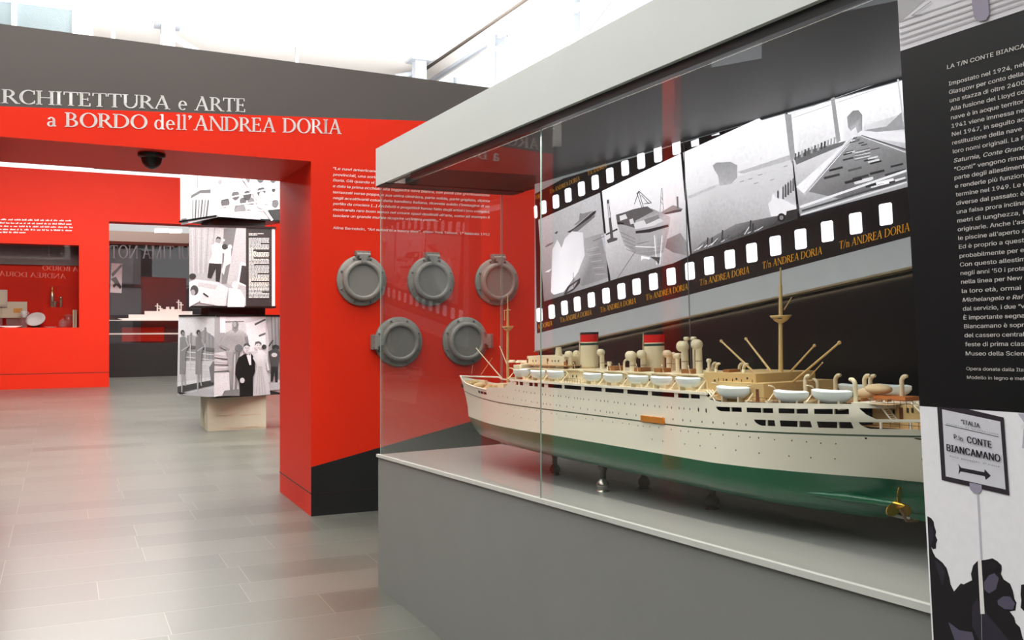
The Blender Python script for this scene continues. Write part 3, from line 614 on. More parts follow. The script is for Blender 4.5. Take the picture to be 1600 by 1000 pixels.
class Art:
    GAM = 1.0
    def __init__(s, pl, step=.0005, ox=0, oy=0, k=1.0): s.gam = Art.GAM; s.pl = pl; s.mb = MB(); s.n = 0; s.step = step; s.ox, s.oy, s.k = ox, oy, k
    def pt(s, x, y): return s.pl.hit(s.ox + x * s.k, s.oy + y * s.k, s.n * s.step)
    def poly(s, pts, c):
        g = lambda v: globals()['g'](255 * (v / 255) ** s.gam)
        cols = [g(v) if not isinstance(v, tuple) else v for v in c] if isinstance(c, list) else (g(c) if not isinstance(c, tuple) else c)
        s.mb.poly([s.pt(*q) for q in pts], 0, cols); s.n += 1; return s
    def line(s, a, b, w, c):
        dx, dy = b[0] - a[0], b[1] - a[1]; L = math.hypot(dx, dy) or 1; nx, ny = -dy / L * w / 2, dx / L * w / 2
        return s.poly([(a[0] + nx, a[1] + ny), (b[0] + nx, b[1] + ny), (b[0] - nx, b[1] - ny), (a[0] - nx, a[1] - ny)], c)
    def oval(s, x, y, rx, ry, c, n=14, rot=0.0):
        cr, sr = math.cos(rot), math.sin(rot)
        return s.poly([(x + rx * math.cos(2 * math.pi * i / n) * cr - ry * math.sin(2 * math.pi * i / n) * sr, y + rx * math.cos(2 * math.pi * i / n) * sr + ry * math.sin(2 * math.pi * i / n) * cr) for i in range(n)], c)
    def done(s, name, parent, m=None): return build(name, s.mb, m or INK, parent)
# lower box, left face: two women at a ship's rail before a skyline (coordinates of a 3.9x enlargement)
A = Art(FL_, ox=270, oy=480, k=.21)
A.poly([(42, 65), (312, 62), (305, 668), (32, 655)], [245, 250, 205, 205])
A.poly([(95, 240), (125, 200), (170, 215), (215, 180), (245, 160), (255, 185), (300, 215), (312, 230), (308, 400), (90, 400)], [190] * 3 + [165] * 7)
for x, h in ((105, 210), (130, 190), (235, 150), (265, 195), (290, 215)): A.poly([(x, 390), (x, h), (x + 14, h), (x + 14, 390)], 150)
A.poly([(35, 560), (307, 515), (306, 545), (34, 600)], 228); A.poly([(34, 590), (306, 540), (306, 580), (34, 640)], 70)
for y0, y1 in ((300, 330), (340, 365), (380, 405), (420, 445), (460, 485)): A.line((95, y0 - 10), (308, y1 - 10), 6, 236)
A.poly([(90, 280), (310, 305), (310, 330), (90, 300)], 110)
for x in (130, 240): A.line((x, 270), (x, 545), 6, 220)
for x, dx in ((72, 0), (190, 0)):
    A.oval(x, 188, 15, 20, 70); A.oval(x + 4, 196, 8, 13, 160)
    A.poly([(x - 20, 225), (x + 10, 215), (x + 32, 235), (x + 42, 285), (x + 24, 350), (x + 20, 500), (x - 22, 500), (x - 20, 330)], 140)
    A.poly([(x - 12, 500), (x + 2, 500), (x, 640), (x - 8, 640)], 175); A.poly([(x + 6, 500), (x + 18, 500), (x + 28, 585), (x + 18, 585)], 175)
    A.line((x + 25, 235), (x + 45, 290), 9, 190); A.line((x + 45, 290), (x - 8, 325), 8, 190)
A.poly([(270, 450), (300, 400), (312, 410), (308, 560), (285, 560)], 120); A.poly([(60, 650), (300, 600), (305, 668), (250, 668)], 185)
A.done('photograph', lowb)
# lower box, right face: couple in evening dress beside a statue
A = Art(FR_, ox=270, oy=480, k=.21)
A.poly([(316, 62), (820, 62), (820, 648), (306, 668)], [205, 215, 190, 200])
A.poly([(316, 62), (390, 62), (385, 330), (312, 340)], 150); A.poly([(350, 62), (395, 62), (390, 190), (352, 190)], 225)
A.poly([(540, 120), (690, 80), (690, 330), (560, 330)], 238); A.line((610, 130), (690, 90), 14, 90); A.line((640, 215), (690, 195), 14, 110); A.line((390, 110), (530, 105), 8, 120)
A.poly([(690, 62), (820, 62), (820, 560), (700, 480), (715, 250)], [175, 120, 130, 150, 165])
for x in (735, 760, 785, 805): A.line((x, 70), (x + 10, 420), 7, 105)
for k_ in range(6): A.line((310, 350 + k_ * 26), (440, 372 + k_ * 20), 9, 90 if k_ % 2 else 200)
A.poly([(306, 600), (360, 490), (420, 485), (440, 640), (306, 668)], 205)
A.poly([(395, 190), (440, 165), (515, 168), (558, 210), (570, 290), (545, 330), (530, 270), (515, 330), (470, 345), (410, 335), (345, 280), (362, 225)], [165, 185, 195, 165, 120, 110, 150, 140, 150, 165, 130, 140]); A.poly([(440, 168), (450, 120), (480, 118), (488, 170), (465, 190)], 135); A.oval(466, 132, 24, 32, 118); A.oval(460, 128, 13, 20, 165)
A.line((395, 210), (352, 285), 22, 150); A.line((352, 285), (420, 320), 18, 135); A.line((545, 220), (560, 330), 20, 120)
A.poly([(400, 330), (450, 335), (452, 480), (448, 620), (425, 620), (418, 480)], [150, 150, 140, 120, 110, 150]); A.poly([(452, 335), (502, 330), (482, 480), (476, 620), (455, 620), (456, 480)], [130, 105, 105, 100, 125, 130]); A.oval(490, 305, 28, 30, 105)
A.poly([(365, 660), (385, 620), (490, 610), (500, 660)], 115)
A.line((462, 350), (455, 610), 7, 200)
A.oval(765, 300, 28, 22, 45); A.poly([(710, 330), (770, 300), (800, 340), (785, 440), (730, 440)], 70); A.oval(755, 355, 22, 16, 200); A.poly([(730, 440), (785, 440), (780, 570), (762, 570), (757, 480), (745, 555), (728, 555)], 40)
A.line((715, 290), (745, 245), 10, 50); A.oval(680, 295, 18, 18, 60); A.poly([(710, 560), (820, 560), (820, 610), (720, 620)], 170); A.poly([(722, 620), (820, 640), (818, 650), (722, 650)], 30)
A.poly([(490, 375), (540, 345), (580, 340), (610, 380), (612, 480), (596, 520), (596, 660), (500, 662), (495, 560), (465, 500), (470, 430)], 14)
A.oval(550, 308, 25, 34, 205); A.poly([(526, 300), (530, 275), (555, 265), (576, 285), (576, 296), (550, 283), (532, 292)], 70); A.oval(542, 303, 4, 3, 80); A.oval(560, 303, 4, 3, 80); A.line((543, 325), (559, 325), 4, 110); A.line((551, 305), (552, 316), 3, 150)
A.poly([(545, 345), (580, 345), (584, 430), (570, 430)], 235); A.poly([(548, 347), (562, 353), (576, 347), (576, 358), (562, 355), (548, 358)], 15); A.oval(517, 545, 18, 20, 200)
A.poly([(610, 330), (640, 315), (680, 330), (705, 370), (690, 430), (715, 560), (725, 650), (596, 660), (608, 520), (625, 430), (596, 380)], [215, 230, 235, 200, 195, 185, 190, 180, 175, 190, 200])
for x in (620, 645, 668, 690): A.line((650 + (x - 655) * .3, 440), (x, 650), 6, 165)
A.oval(637, 285, 23, 30, 222); A.poly([(608, 290), (615, 258), (640, 252), (660, 265), (660, 285), (640, 268), (620, 275)], 90); A.oval(630, 283, 4, 3, 90); A.oval(648, 283, 4, 3, 90); A.line((632, 302), (646, 302), 4, 120)
A.line((690, 350), (712, 470), 15, 205); A.line((600, 350), (632, 330), 10, 200)
A.done('photograph', lowb)
# middle box: man in white jacket on a ship's deck
A = Art(FM_, ox=260, oy=250, k=.23)
A.poly([(155, 456), (540, 456), (540, 998), (155, 998)], [170, 200, 170, 150])
for i in range(8): A.line((175 + i * 22, 460), (185 + i * 16, 770), 6, 150 if i % 2 else 185)
A.poly([(390, 465), (475, 460), (410, 840), (375, 840)], 110); A.poly([(475, 460), (540, 456), (540, 700), (430, 850), (410, 840)], 175)
A.poly([(505, 690), (540, 700), (540, 860), (480, 840)], 225); A.poly([(512, 715), (540, 720), (540, 850), (495, 830)], 45)
A.oval(352, 545, 18, 24, 140); A.poly([(335, 540), (345, 520), (368, 525), (370, 540), (350, 532)], 40); A.oval(388, 545, 9, 9, 210)
A.poly([(305, 580), (340, 562), (370, 570), (410, 615), (400, 640), (378, 625), (376, 705), (288, 700), (312, 640)], 246)
A.poly([(290, 700), (376, 705), (362, 830), (335, 825), (335, 740), (305, 805), (278, 800)], 30)
A.oval(396, 590, 20, 20, 50); A.poly([(395, 610), (440, 590), (440, 700), (405, 720), (390, 780), (375, 760), (390, 690)], 195); A.oval(432, 590, 14, 16, 215)
A.poly([(200, 810), (350, 830), (420, 870), (400, 998), (230, 970)], 200); A.poly([(215, 830), (350, 850), (330, 880), (215, 860)], 180)
A.oval(178, 790, 24, 20, 40); A.poly([(155, 830), (200, 810), (215, 870), (260, 900), (225, 960), (155, 998)], 225); A.oval(190, 885, 28, 35, 60); A.oval(180, 900, 16, 20, 150)
A.oval(468, 850, 24, 30, 200); A.poly([(425, 870), (500, 880), (535, 940), (530, 998), (415, 998)], 235); A.line((250, 905), (285, 930), 10, 30)
A.done('photograph', midb)
A = Art(FM_, ox=260, oy=250, k=.23); A.poly([(540, 456), (716, 456), (716, 998), (540, 998)], srgb(40, 36, 38)); A.done('text_panel', midb)
m = MB(); FM2 = FM_.shifted(.008)
def textrow(mb, pl, x0, x1, y, h, char=2.2):
    x = x0
    while x < x1 - 1:
        w_ = min(random.uniform(4, 20), x1 - x)
        mb.poly([pl.hit(260 + x * .23, 250 + y * .23), pl.hit(260 + (x + w_) * .23, 250 + y * .23), pl.hit(260 + (x + w_) * .23, 250 + (y - h) * .23), pl.hit(260 + x * .23, 250 + (y - h) * .23)]); x += w_ + 3
textrow(m, FM2, 560, 660, 503, 5); textrow(m, FM2, 560, 618, 512, 5)
y = 535; cut = {4: 640, 9: 590, 10: 610, 15: 596, 20: 596, 27: 620, 33: 575, 41: 650}
for i in range(46):
    textrow(m, FM2, 560, cut.get(i, 697), y, 5.2); y += 8.9
build('caption_lettering', m, WLET, midb)
# upper box
A = Art(FL_, ox=260, oy=250, k=.23)
A.poly([(100, -200), (348, -200), (348, 385), (100, 440)], [250, 250, 232, 240])
A.poly([(170, 240), (230, 205), (300, 200), (300, 225), (230, 225), (165, 262)], 120); A.line((170, -200), (205, 190), 12, 215); A.line((215, -200), (210, 190), 6, 170); A.line((165, 60), (165, 430), 5, 225)
for i in range(6): A.line((180 + i * 21, 270), (178 + i * 18, 400), 7, 105 if i % 2 else 160)
A.poly([(160, 415), (270, 385), (345, 375), (348, 388), (110, 440)], 205); A.poly([(100, 400), (135, 395), (150, 430), (102, 440)], 120)
A.done('photograph', upb)
A = Art(FR_, ox=260, oy=250, k=.23)
A.poly([(350, -200), (798, -200), (798, 420), (350, 384)], [215, 200, 205, 220])
for (x, y, r, c) in ((365, 150, 15, 150), (435, 150, 45, 205), (415, 260, 45, 240), (400, 290, 30, 90), (520, 280, 22, 90), (575, 280, 22, 120), (480, 330, 30, 235), (420, 330, 18, 240), (570, 320, 16, 235), (640, 130, 22, 90), (725, 130, 22, 90), (645, 215, 28, 90), (650, 235, 18, 220), (725, 210, 24, 235), (728, 205, 12, 70), (740, 295, 22, 110), (680, 270, 26, 235), (790, 290, 16, 130), (640, 300, 26, 225), (550, 240, 26, 70), (470, 240, 26, 90), (545, 135, 22, 110), (500, 340, 40, 130), (560, 370, 30, 110)): A.oval(x, y, r, r * 1.15, c)
A.poly([(690, 340), (790, 325), (795, 400), (720, 410)], 60); A.poly([(350, 360), (600, 345), (640, 390), (640, 405), (350, 384)], 205)
for a, b, w_ in (((360, 270), (798, 175), 9), ((355, 230), (798, 160), 7), ((360, 320), (798, 260), 9), ((360, 370), (798, 325), 9), ((500, 90), (720, 410), 16), ((560, 100), (650, 330), 9), ((360, 250), (390, 100), 9), ((600, 60), (600, 380), 6)): A.line(a, b, w_, 245)
A.done('photograph', upb)

# ------------------------------------------------------------------ the large display case
ED = 0.79; EL = 4.75
case = empty('display_case', CASE(2.3, .4, 0), 'long grey glass-fronted display case holding the big ocean liner model', 'display case', 'display cases')
dz = deck_z
m = MB()
b_ = [CASE(0, 0, 0), CASE(EL, 0, 0), CASE(EL, ED, 0), CASE(0, ED, 0)]; t_ = [CASE(e, w, dz(e, w) - .012) for e, w in ((0, 0), (EL, 0), (EL, ED), (0, ED))]
m.hexa(b_ + t_); build('plinth', m, GREYP, case)
m = MB(); lo = [CASE(e, w, dz(e, w) - .012) for e, w in ((-.004, -.004), (EL, -.004), (EL, ED), (-.004, ED))]; m.hexa(lo + [q + V(0, 0, .012) for q in lo]); build('deck', m, DECKM, case)
m = MB(); lo = [CASE(e, w, dz(e, w) - .014) for e, w in ((-.008, -.010), (EL, -.010), (EL, 0.004), (-.008, 0.004))]; m.hexa(lo + [q + V(0, 0, .017) for q in lo]); build('lip_strip', m, mat('lip_light', (196, 198, 192), .35), case)
ZS, ZT = 2.321, 2.536
m = MB()
C0 = .048
def slabw(e0, e1_, w0, w1, z0, z1, mi=0):
    lo = [CASE(e, w, z0) for e, w in ((e0, w0), (e1_, w0), (e1_, w1), (e0, w1))]; m.hexa(lo + [q + V(0, 0, z1 - z0) for q in lo], mi)
slabw(C0, EL, -.004, ED + .06, ZS + .12, ZT); slabw(C0, EL, -.03, -.004, ZS, ZT); slabw(C0, .22, -.004, ED + .06, ZS, ZS + .12)
build('canopy', m, GREYC, case)
m = MB()
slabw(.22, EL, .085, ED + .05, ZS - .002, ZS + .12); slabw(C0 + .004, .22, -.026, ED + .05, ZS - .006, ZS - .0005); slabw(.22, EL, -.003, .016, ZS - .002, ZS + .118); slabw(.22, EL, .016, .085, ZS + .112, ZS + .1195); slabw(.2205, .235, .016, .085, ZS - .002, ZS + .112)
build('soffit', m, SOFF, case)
m = MB(); lo = [CASE(e, w, ZS - .03) for e, w in ((0.6, -.012), (EL, -.012), (EL, .016), (0.6, .016))]; m.hexa(lo + [q + V(0, 0, .03) for q in lo]); build('glass_channel', m, BLK, case)
def eof(px, w):
    r = (px - 800) / F; o = CP + CW * w; return (r * o.y - o.x) / (CE.x - r * CE.y)
e1 = eof(847.5, .006); e2 = eof(835, .74)
def pane(ea, wa, eb, wb, th=.005):
    d = (CE * (eb - ea) + CW * (wb - wa)).normalized(); n = d.cross(V(0, 0, 1)); m = MB(); P = []
    for z in (0, 1):
        for (e, w, s) in ((ea, wa, 0), (eb, wb, 0), (eb, wb, 1), (ea, wa, 1)):
            P.append(CASE(e, w, ZS - .004 if z else dz(e, w)) + n * th * s)
    m.add(P, [(0, 1, 5, 4), (3, 7, 6, 2)], 0); m.add(P, [(0, 4, 7, 3), (1, 2, 6, 5), (0, 3, 2, 1), (4, 5, 6, 7)], 1)
    return build('glass_pane', m, [GLASS, GEDGE], case)
pane(.048, .002, e1 - .001, .002); pane(e1 + .001, .002, EL, .002); pane(.050, .010, .050, ED - .03); pane(.056, ED - .02, e2, ED - .02)
# dark rear wall
BP = Plane(CASE(0, ED, 0), CE)
m = MB(); m.prism([CASE(e2 - .01, ED - .02, dz(e2, ED)), CASE(EL, ED - .02, dz(EL, ED)), CASE(EL, ED - .02, ZS), CASE(e2 - .01, ED - .02, ZS)], CW * .05); build('rear_wall', m, BACKD, case)
m = MB(); m.prism([CASE(EL - .02, 0.02, dz(EL, 0)), CASE(EL - .02, ED - .02, dz(EL, ED)), CASE(EL - .02, ED - .02, ZS), CASE(EL - .02, 0.02, ZS)], CE * .02); build('end_wall', m, BACKD, case)
# film strip light panel
FP = Plane(CASE(0, .735, 0), CE)
film = empty('film_strip_panel', FP.hit(1130, 490), 'slanted backlit panel like a film strip with four ship photographs, behind the liner model', 'panel')
LB = [(835.5, 548.5), (1480, 404.5)]
zsf = ZS - .008
TLp = FP.hit(835.5, 300); TLp.z = zsf; TRp = FP.hit(1480, 50); TRp.z = zsf
m = MB(); m.prism([FP.hit(*LB[0]), FP.hit(*LB[1]), TRp, TLp], CW * .03); build('backing', m, mat('panel_grey', (178, 184, 188), .45, var=.08, scale=14, emit=.32), film)
m = MB(); a, b = FP.hit(*LB[0]) - CW * .006, FP.hit(*LB[1]) - CW * .006; m.prism([a - V(0, 0, .006), b - V(0, 0, .006), b + V(0, 0, .001), a + V(0, 0, .001)], CW * .042); build('gold_edge', m, GOLDT, film)
A = Art(FP.shifted(.001), step=.0004)
def ysof(px):
    r = (px - 800) / F; o = FP.o; t = (r * o.y - o.x) / (FP.ux.x - r * FP.ux.y); Y = o.y + t * FP.ux.y; return 500 - (zsf - .002 - EYE) / Y * F
A.poly([(835.8, 303), (880, max(279, ysof(880))), (1100, ysof(1100)), (1480, ysof(1480)), (1480, 354.5), (1075, 461), (839, 521)], srgb(46, 42, 46)); A.done('film_base', film)
FPh = FP.shifted(.0022); Art.GAM = 1.6
def hole(px, py, w_, h_, sl):
    A_.poly([(px - w_ / 2 + dx + .045 * dy, py + dy + sl * dx) if False else (px + dx + .055 * dy, py + dy - sl * dx) for dx, dy in ((-w_ / 2, -h_ / 2 + 2), (-w_ / 2 + 2, -h_ / 2), (w_ / 2 - 2, -h_ / 2), (w_ / 2, -h_ / 2 + 2), (w_ / 2, h_ / 2 - 2), (w_ / 2 - 2, h_ / 2), (-w_ / 2 + 2, h_ / 2), (-w_ / 2, h_ / 2 - 2))], 255)
for i, (x, y) in enumerate(((843, 492), (862, 487), (882, 481), (902, 475), (924, 468.6), (947, 462), (971, 455), (994.7, 448), (1021, 440), (1048.7, 432), (1078, 423.5), (1108, 415), (1140.5, 405), (1174.6, 395), (1211.6, 384), (1251, 373.5), (1292.6, 361.5), (1337, 349), (1384, 334.6), (1434, 320))):
    k_ = 1 - (1 - i / 18) * .0; w_ = 9.5 + 11 * (i / 18) ** 1.3; h_ = 21.5 + 12.5 * (i / 18) ** 1.3; A_ = Art(FPh, step=0); hole(x, y, w_, h_, .17); A_.done('perforation', film, INKB)
for i, (x, y) in enumerate(((833, 331), (849, 324), (868.6, 315), (887.7, 305), (908.5, 295), (930, 285), (953, 274), (976.7, 262.5), (1001.7, 251.5), (1028, 241), (1056.8, 229))):
    A_ = Art(FPh, step=0); hole(x + (4 if i == 0 else 0), y, (5 if i == 0 else 9.2 + 4 * i / 11), 20.5 + 5 * i / 11, .25); A_.done('perforation', film, INKB)
for (x, y, w_) in ((1086, 218, 13), (1118, 206, 13)):
    A_ = Art(FPh, step=0); ys = ysof(x) + 1; A_.poly([(x - w_ / 2, ys + 2.6), (x + w_ / 2 - 1, ys - 2), (x + w_ / 2, y + 9 if x < 1100 else ys + 1), (x - w_ / 2 + 1, y + 12 if x < 1100 else ys + 3.4)], 255); A_.done('perforation', film, INKB)
m = MB(); FPt = FP.shifted(.0026)
def amber(text, a, b, cap, off=0): letters(m, serif(text), FPt.hit(*a), FPt.hit(*b), capz(FPt, *a, cap), V(0, 0, 1) + FPt.ux * .02)
AD = 'T/n ANDREA DORIA'
amber('A DORIA', (840, 514.5), (863, 508), 7); amber(AD, (875, 504), (924.5, 491.5), 7.4); amber(AD, (937.6, 488.5), (994, 473.5), 8); amber(AD, (1009, 469.5), (1075, 452), 8.8); amber(AD, (1093, 446.8), (1171, 426.5), 9.8); amber(AD, (1191, 420.5), (1285, 396.5), 10.8); amber(AD, (1311, 389.5), (1422, 360.5), 12)
amber('DORIA', (836, 312), (847, 308), 6.5); amber(AD, (858.5, 303), (906, 281.5), 6.5); amber('T/n ANDREA', (918, 274.5), (948, 261), 6.5)
build('amber_lettering', m, AMBER, film)
# photo 1
A = Art(FPh, step=.00012)
A.poly([(841, 343.5), (937.5, 301), (950.5, 439.5), (850, 471)], [200, 216, 186, 150])
z = lambda x, y: (830 + x * .22, 280 + y * .22)
def zl(pts): return [z(*q) for q in pts]
A.poly(zl([(380, 420), (520, 380), (545, 700), (360, 760), (300, 700)]), [190, 178, 172, 160, 200])
A.poly(zl([(255, 375), (300, 350), (440, 230), (462, 222), (455, 245), (380, 310), (330, 345), (275, 380)]), 92); A.poly(zl([(300, 330), (340, 290), (345, 240), (365, 245), (400, 235), (440, 225), (330, 320)]), 165)
A.poly(zl([(270, 380), (455, 250), (450, 270), (330, 370)]), 150)
A.poly(zl([(165, 385), (180, 370), (192, 372), (180, 390)]), 120); A.poly(zl([(95, 480), (120, 460), (160, 445), (150, 460), (110, 482)]), 140)
A.poly(zl([(150, 500), (185, 430), (215, 490), (240, 420), (290, 370), (365, 380), (380, 540), (330, 660), (260, 760), (230, 800), (160, 820), (140, 800)]), [225, 232, 240, 235, 228, 232, 226, 240, 246, 240, 242, 235])
A.poly(zl([(95, 660), (115, 650), (145, 635), (125, 660)]), 235); A.poly(zl([(230, 820), (260, 760), (350, 700), (345, 740), (300, 790), (245, 820)]), 95); A.poly(zl([(255, 800), (275, 765), (330, 725), (300, 775)]), 190); A.line(z(298, 660), z(302, 770), .8, 120)
A.line(z(440, 440), z(520, 405), .8, 110)
for k_ in range(9): A.line(z(390 + k_ * 8, 500 + k_ * 22), z(480 + k_ * 6, 480 + k_ * 24), .7, 155 if k_ % 2 else 205)
A.done('photograph', film, INKB)
# photo 2
A = Art(FPh, step=.00012); z = lambda x, y: (930 + x * .19, 250 + y * .19)
A.poly([(940.5, 298.5), (1063.5, 240), (1078, 398), (954, 438.5)], [252, 255, 205, 190])
A.poly(zl([(50, 620), (180, 560), (740, 330), (770, 790), (640, 850), (130, 985)]), [225, 222, 232, 180, 180, 186])
A.poly(zl([(590, 650), (700, 600), (760, 690), (775, 790), (640, 760), (575, 720)]), [160, 170, 165, 170, 150, 145])
A.poly(zl([(85, 610), (180, 560), (185, 575), (90, 620)]), 100); A.poly(zl([(540, 430), (640, 370), (720, 400), (700, 420), (560, 450)]), 175); A.poly(zl([(560, 440), (660, 410), (720, 402), (705, 425), (580, 448)]), 120)
A.poly(zl([(95, 330), (112, 322), (150, 640), (185, 640), (180, 660), (105, 685), (95, 660), (125, 640)]), 120); A.poly(zl([(100, 360), (112, 355), (125, 470), (112, 480)]), 215)
A.poly(zl([(170, 450), (380, 390), (470, 400), (620, 470), (608, 560), (560, 760), (440, 790), (330, 770), (240, 700), (180, 530)]), [150, 160, 175, 205, 200, 165, 170, 175, 195, 190])
A.poly(zl([(170, 455), (310, 405), (430, 380), (480, 420), (330, 500), (330, 560), (260, 540), (180, 520)]), 130); A.poly(zl([(200, 460), (250, 445), (265, 480), (205, 500)]), 230); A.poly(zl([(280, 490), (310, 480), (320, 520), (290, 530)]), 225)
A.poly(zl([(315, 520), (400, 495), (520, 475), (560, 500), (480, 540), (330, 570)]), 225); A.poly(zl([(400, 490), (520, 450), (530, 480), (420, 530)]), 165)
A.poly(zl([(330, 585), (440, 568), (600, 530), (605, 548), (450, 595), (335, 605)]), 85); A.poly(zl([(180, 510), (235, 515), (235, 530), (185, 530)]), 70)
for k_ in range(5): A.line(z(200 + k_ * 14, 590 + k_ * 36), z(330, 650 + k_ * 28), .8, 150); A.line(z(330, 650 + k_ * 28), z(570, 600 + k_ * 34), .8, 190)
A.line(z(330, 712), z(495, 718), 1, 245); A.line(z(345, 690), z(440, 670), 1, 150)
for a, b in (((360, 255), (322, 365)), ((360, 255), (340, 280)), ((360, 260), (400, 400)), ((360, 255), (465, 355)), ((380, 290), (440, 360)), ((345, 275), (385, 395)), ((400, 360), (465, 352))): A.line(z(*a), z(*b), 1.1, 120)
for a, b in (((545, 230), (535, 430)), ((552, 230), (562, 430)), ((540, 300), (556, 330)), ((538, 340), (560, 370))): A.line(z(*a), z(*b), .9, 165)
A.line(z(675, 300), z(680, 400), 3, 150); A.line(z(485, 620), z(505, 860), .9, 250); A.line(z(550, 620), z(530, 860), .9, 250); A.line(z(325, 760), z(180, 975), .8, 120)
A.poly(zl([(378, 790), (450, 805), (440, 818), (390, 805), (378, 830)]), 250); A.poly(zl([(450, 795), (535, 800), (525, 860), (500, 830)]), 110)
A.done('photograph', film, INKB)
# photo 3
Art.GAM = 1.35
A = Art(FPh, step=.00012); z = lambda x, y: (1100 + x * .3, 100 + y * .3)
s3 = lambda x, y: (820 + x * .2625, 130 + y * .2625)
A.poly([(1067.5, 238.5), (1186, 184.5), (1190, ysof(1190) + .5), (1227.5, ysof(1227.5) + .5), (1246, 341.5), (1081, 397)], [255, 255, 255, 255, 205, 170])
A.poly([s3(970, 690), s3(1150, 600), s3(1590, 440), (1246, 341.5), (1081, 397)], [225, 220, 222, 190, 150])
A.poly([s3(970, 672), s3(1120, 610), s3(1150, 600), s3(1130, 625), s3(975, 690)], 205); A.poly([s3(1260, 530), s3(1580, 425), s3(1590, 455), s3(1300, 540)], 200)
A.poly([s3(1118, 490), s3(1140, 472), s3(1225, 468), s3(1265, 488), s3(1265, 560), s3(1230, 600), s3(1160, 612), s3(1150, 550), s3(1130, 520)], [178, 172, 172, 178, 182, 190, 196, 186, 180])
for a in ((1290, 585), (1340, 570), (1375, 595), (1400, 545), (1470, 575), (1550, 495)): q = s3(*a); A.line((q[0] - 3, q[1] + 1), (q[0] + 4, q[1] - 1), 1.4, 170)
A.poly([(1081, 397), (1095, 380), (1150, 350), (1200, 340), (1246, 331), (1246, 341.5)], [120, 140, 150, 120, 70, 70])
for k_ in range(26):
    x = 1085 + k_ * 5.2; y = 392 - k_ * 1.7; A.line((x, y), (x + random.uniform(4, 12), y - random.uniform(2, 12)), 1, random.choice((70, 90, 215, 230)))
for (x, h_) in ((1128, 16), (1172, 18), (1176, 12), (1112, 9), (1105, 11)): A.line((x, 362 + (1172 - x) * .3), (x + 1, 362 + (1172 - x) * .3 - h_), 2.2, 75)
for k_ in range(9): x, y = 1206 + k_ * 4, 306 - k_ * 3.2; A.poly([(x, y + 18), (x, y), (x + 1.6, y - 3), (x + 3, y), (x + 3.2, y + 18)], random.choice((110, 130, 215, 235)))
A.poly([(1200, 318), (1212, 308), (1232, 318), (1244, 322), (1244, 334), (1205, 338)], 232); A.oval(1221, 340, 6.5, 7, 55); A.oval(1221, 340, 3.2, 3.6, 150)
A.poly([(1227, 345), (1229, 330), (1246, 326), (1246, 341.5)], 70)
A.done('photograph', film, INKB)
# photo 4
A = Art(FPh, step=.00012)
A.poly([(1230.5, ysof(1230.5) + .5), (1478, ysof(1478) + .5), (1478, 273), (1250, 338)], [255, 255, 190, 150])
A.poly(zl([(470, 440), (690, 365), (1060, 250), (1060, 640), (500, 790)]), [232, 236, 215, 165, 160])
A.poly(zl([(470, 490), (540, 450), (640, 425), (740, 400), (720, 425), (600, 475), (480, 525)]), 135)
for k_ in range(14): x = 475 + k_ * 17; A.line(z(x, 500 - k_ * 7), z(x + 2, 465 - k_ * 7), 3, random.choice((95, 120, 180)))
A.poly(zl([(830, 345), (950, 325), (1030, 250), (1045, 340), (900, 355)]), 175); A.poly(zl([(800, 360), (1040, 350), (1050, 410), (870, 380)]), 235)
A.poly(zl([(480, 640), (780, 378), (790, 378), (540, 660), (520, 675)]), 240); A.line(z(530, 670), z(785, 380), 1.2, 80); A.line(z(520, 678), z(770, 385), 2, 205)
A.poly(zl([(745, 275), (775, 243), (805, 240), (825, 265), (825, 345), (800, 362), (790, 330), (765, 350), (750, 330)]), [170, 160, 160, 165, 178, 190, 205, 188, 178])
A.poly(zl([(545, 665), (790, 378), (820, 375), (1050, 440), (1058, 620), (700, 700)]), [150, 175, 175, 150, 130, 125])
for k_ in range(34):
    u_, v_ = random.random(), random.random() ** .8
    x = 790 + (u_ - .42) * (60 + 480 * v_); y = 385 + 270 * v_
    L_ = 20 + 80 * v_
    if x < 560 + (1 - v_) * 200 or x > 1050: continue
    A.line(z(x, y), z(min(1050, x + L_), y - L_ * .25), 1.2 + 3.2 * v_, random.choice((70, 85, 110, 225, 235)))
for k_ in range(7): A.line(z(785, 455 + k_ * 8), z(865, 438 + k_ * 8), .8, 245 if k_ % 2 else 110)
A.line(z(820, 372), z(1050, 445), 1.6, 90); A.line(z(820, 376), z(1050, 460), 1.2, 235)
A.line(z(500, 745), z(1055, 555), 3.4, 235); A.line(z(510, 765), z(1056, 600), 3, 100); A.line(z(505, 785), z(1056, 615), 2.4, 225)
A.poly(zl([(420, 260), (455, 262), (475, 480), (455, 520), (440, 430)]), 178); A.poly(zl([(660, 180), (680, 172), (712, 400), (690, 412)]), 176)
A.line(z(450, 285), z(900, 130), 1, 190); A.line(z(450, 262), z(880, 108), .8, 200); 
for k_ in range(12): A.line(z(460 + k_ * 30, 275 - k_ * 11), z(478 + k_ * 30, 258 - k_ * 10), .7, 200)
A.line(z(1010, 80), z(1040, 300), 3, 215)
A.done('photograph', film, INKB)
Art.GAM = 1.0
# thin steel joint cover down the rear wall
m = MB(); a = FP.hit(1068.5, 224, .006); b = FP.hit(1080, 575, .006); a.z = zsf - .002; m.tube([a, b], .0022, 6); build('joint_strip', m, ALU, case)
# warm strip lamp under the panel
la, lb = FP.hit(850, 545.2) + CW * .012, FP.hit(1440, 413.5) + CW * .012
lx = (lb - la).normalized(); lz = (V(0, 0, 1) - lx * lx.z).normalized(); ly = lz.cross(lx)
lamp = area('panel_strip_lamp', (la + lb) / 2 - V(0, 0, .014), ((lb - la).length, .018), .5, color=(1.0, .80, .52))
lamp.rotation_euler = Matrix((lx, ly, lz)).transposed().to_euler()
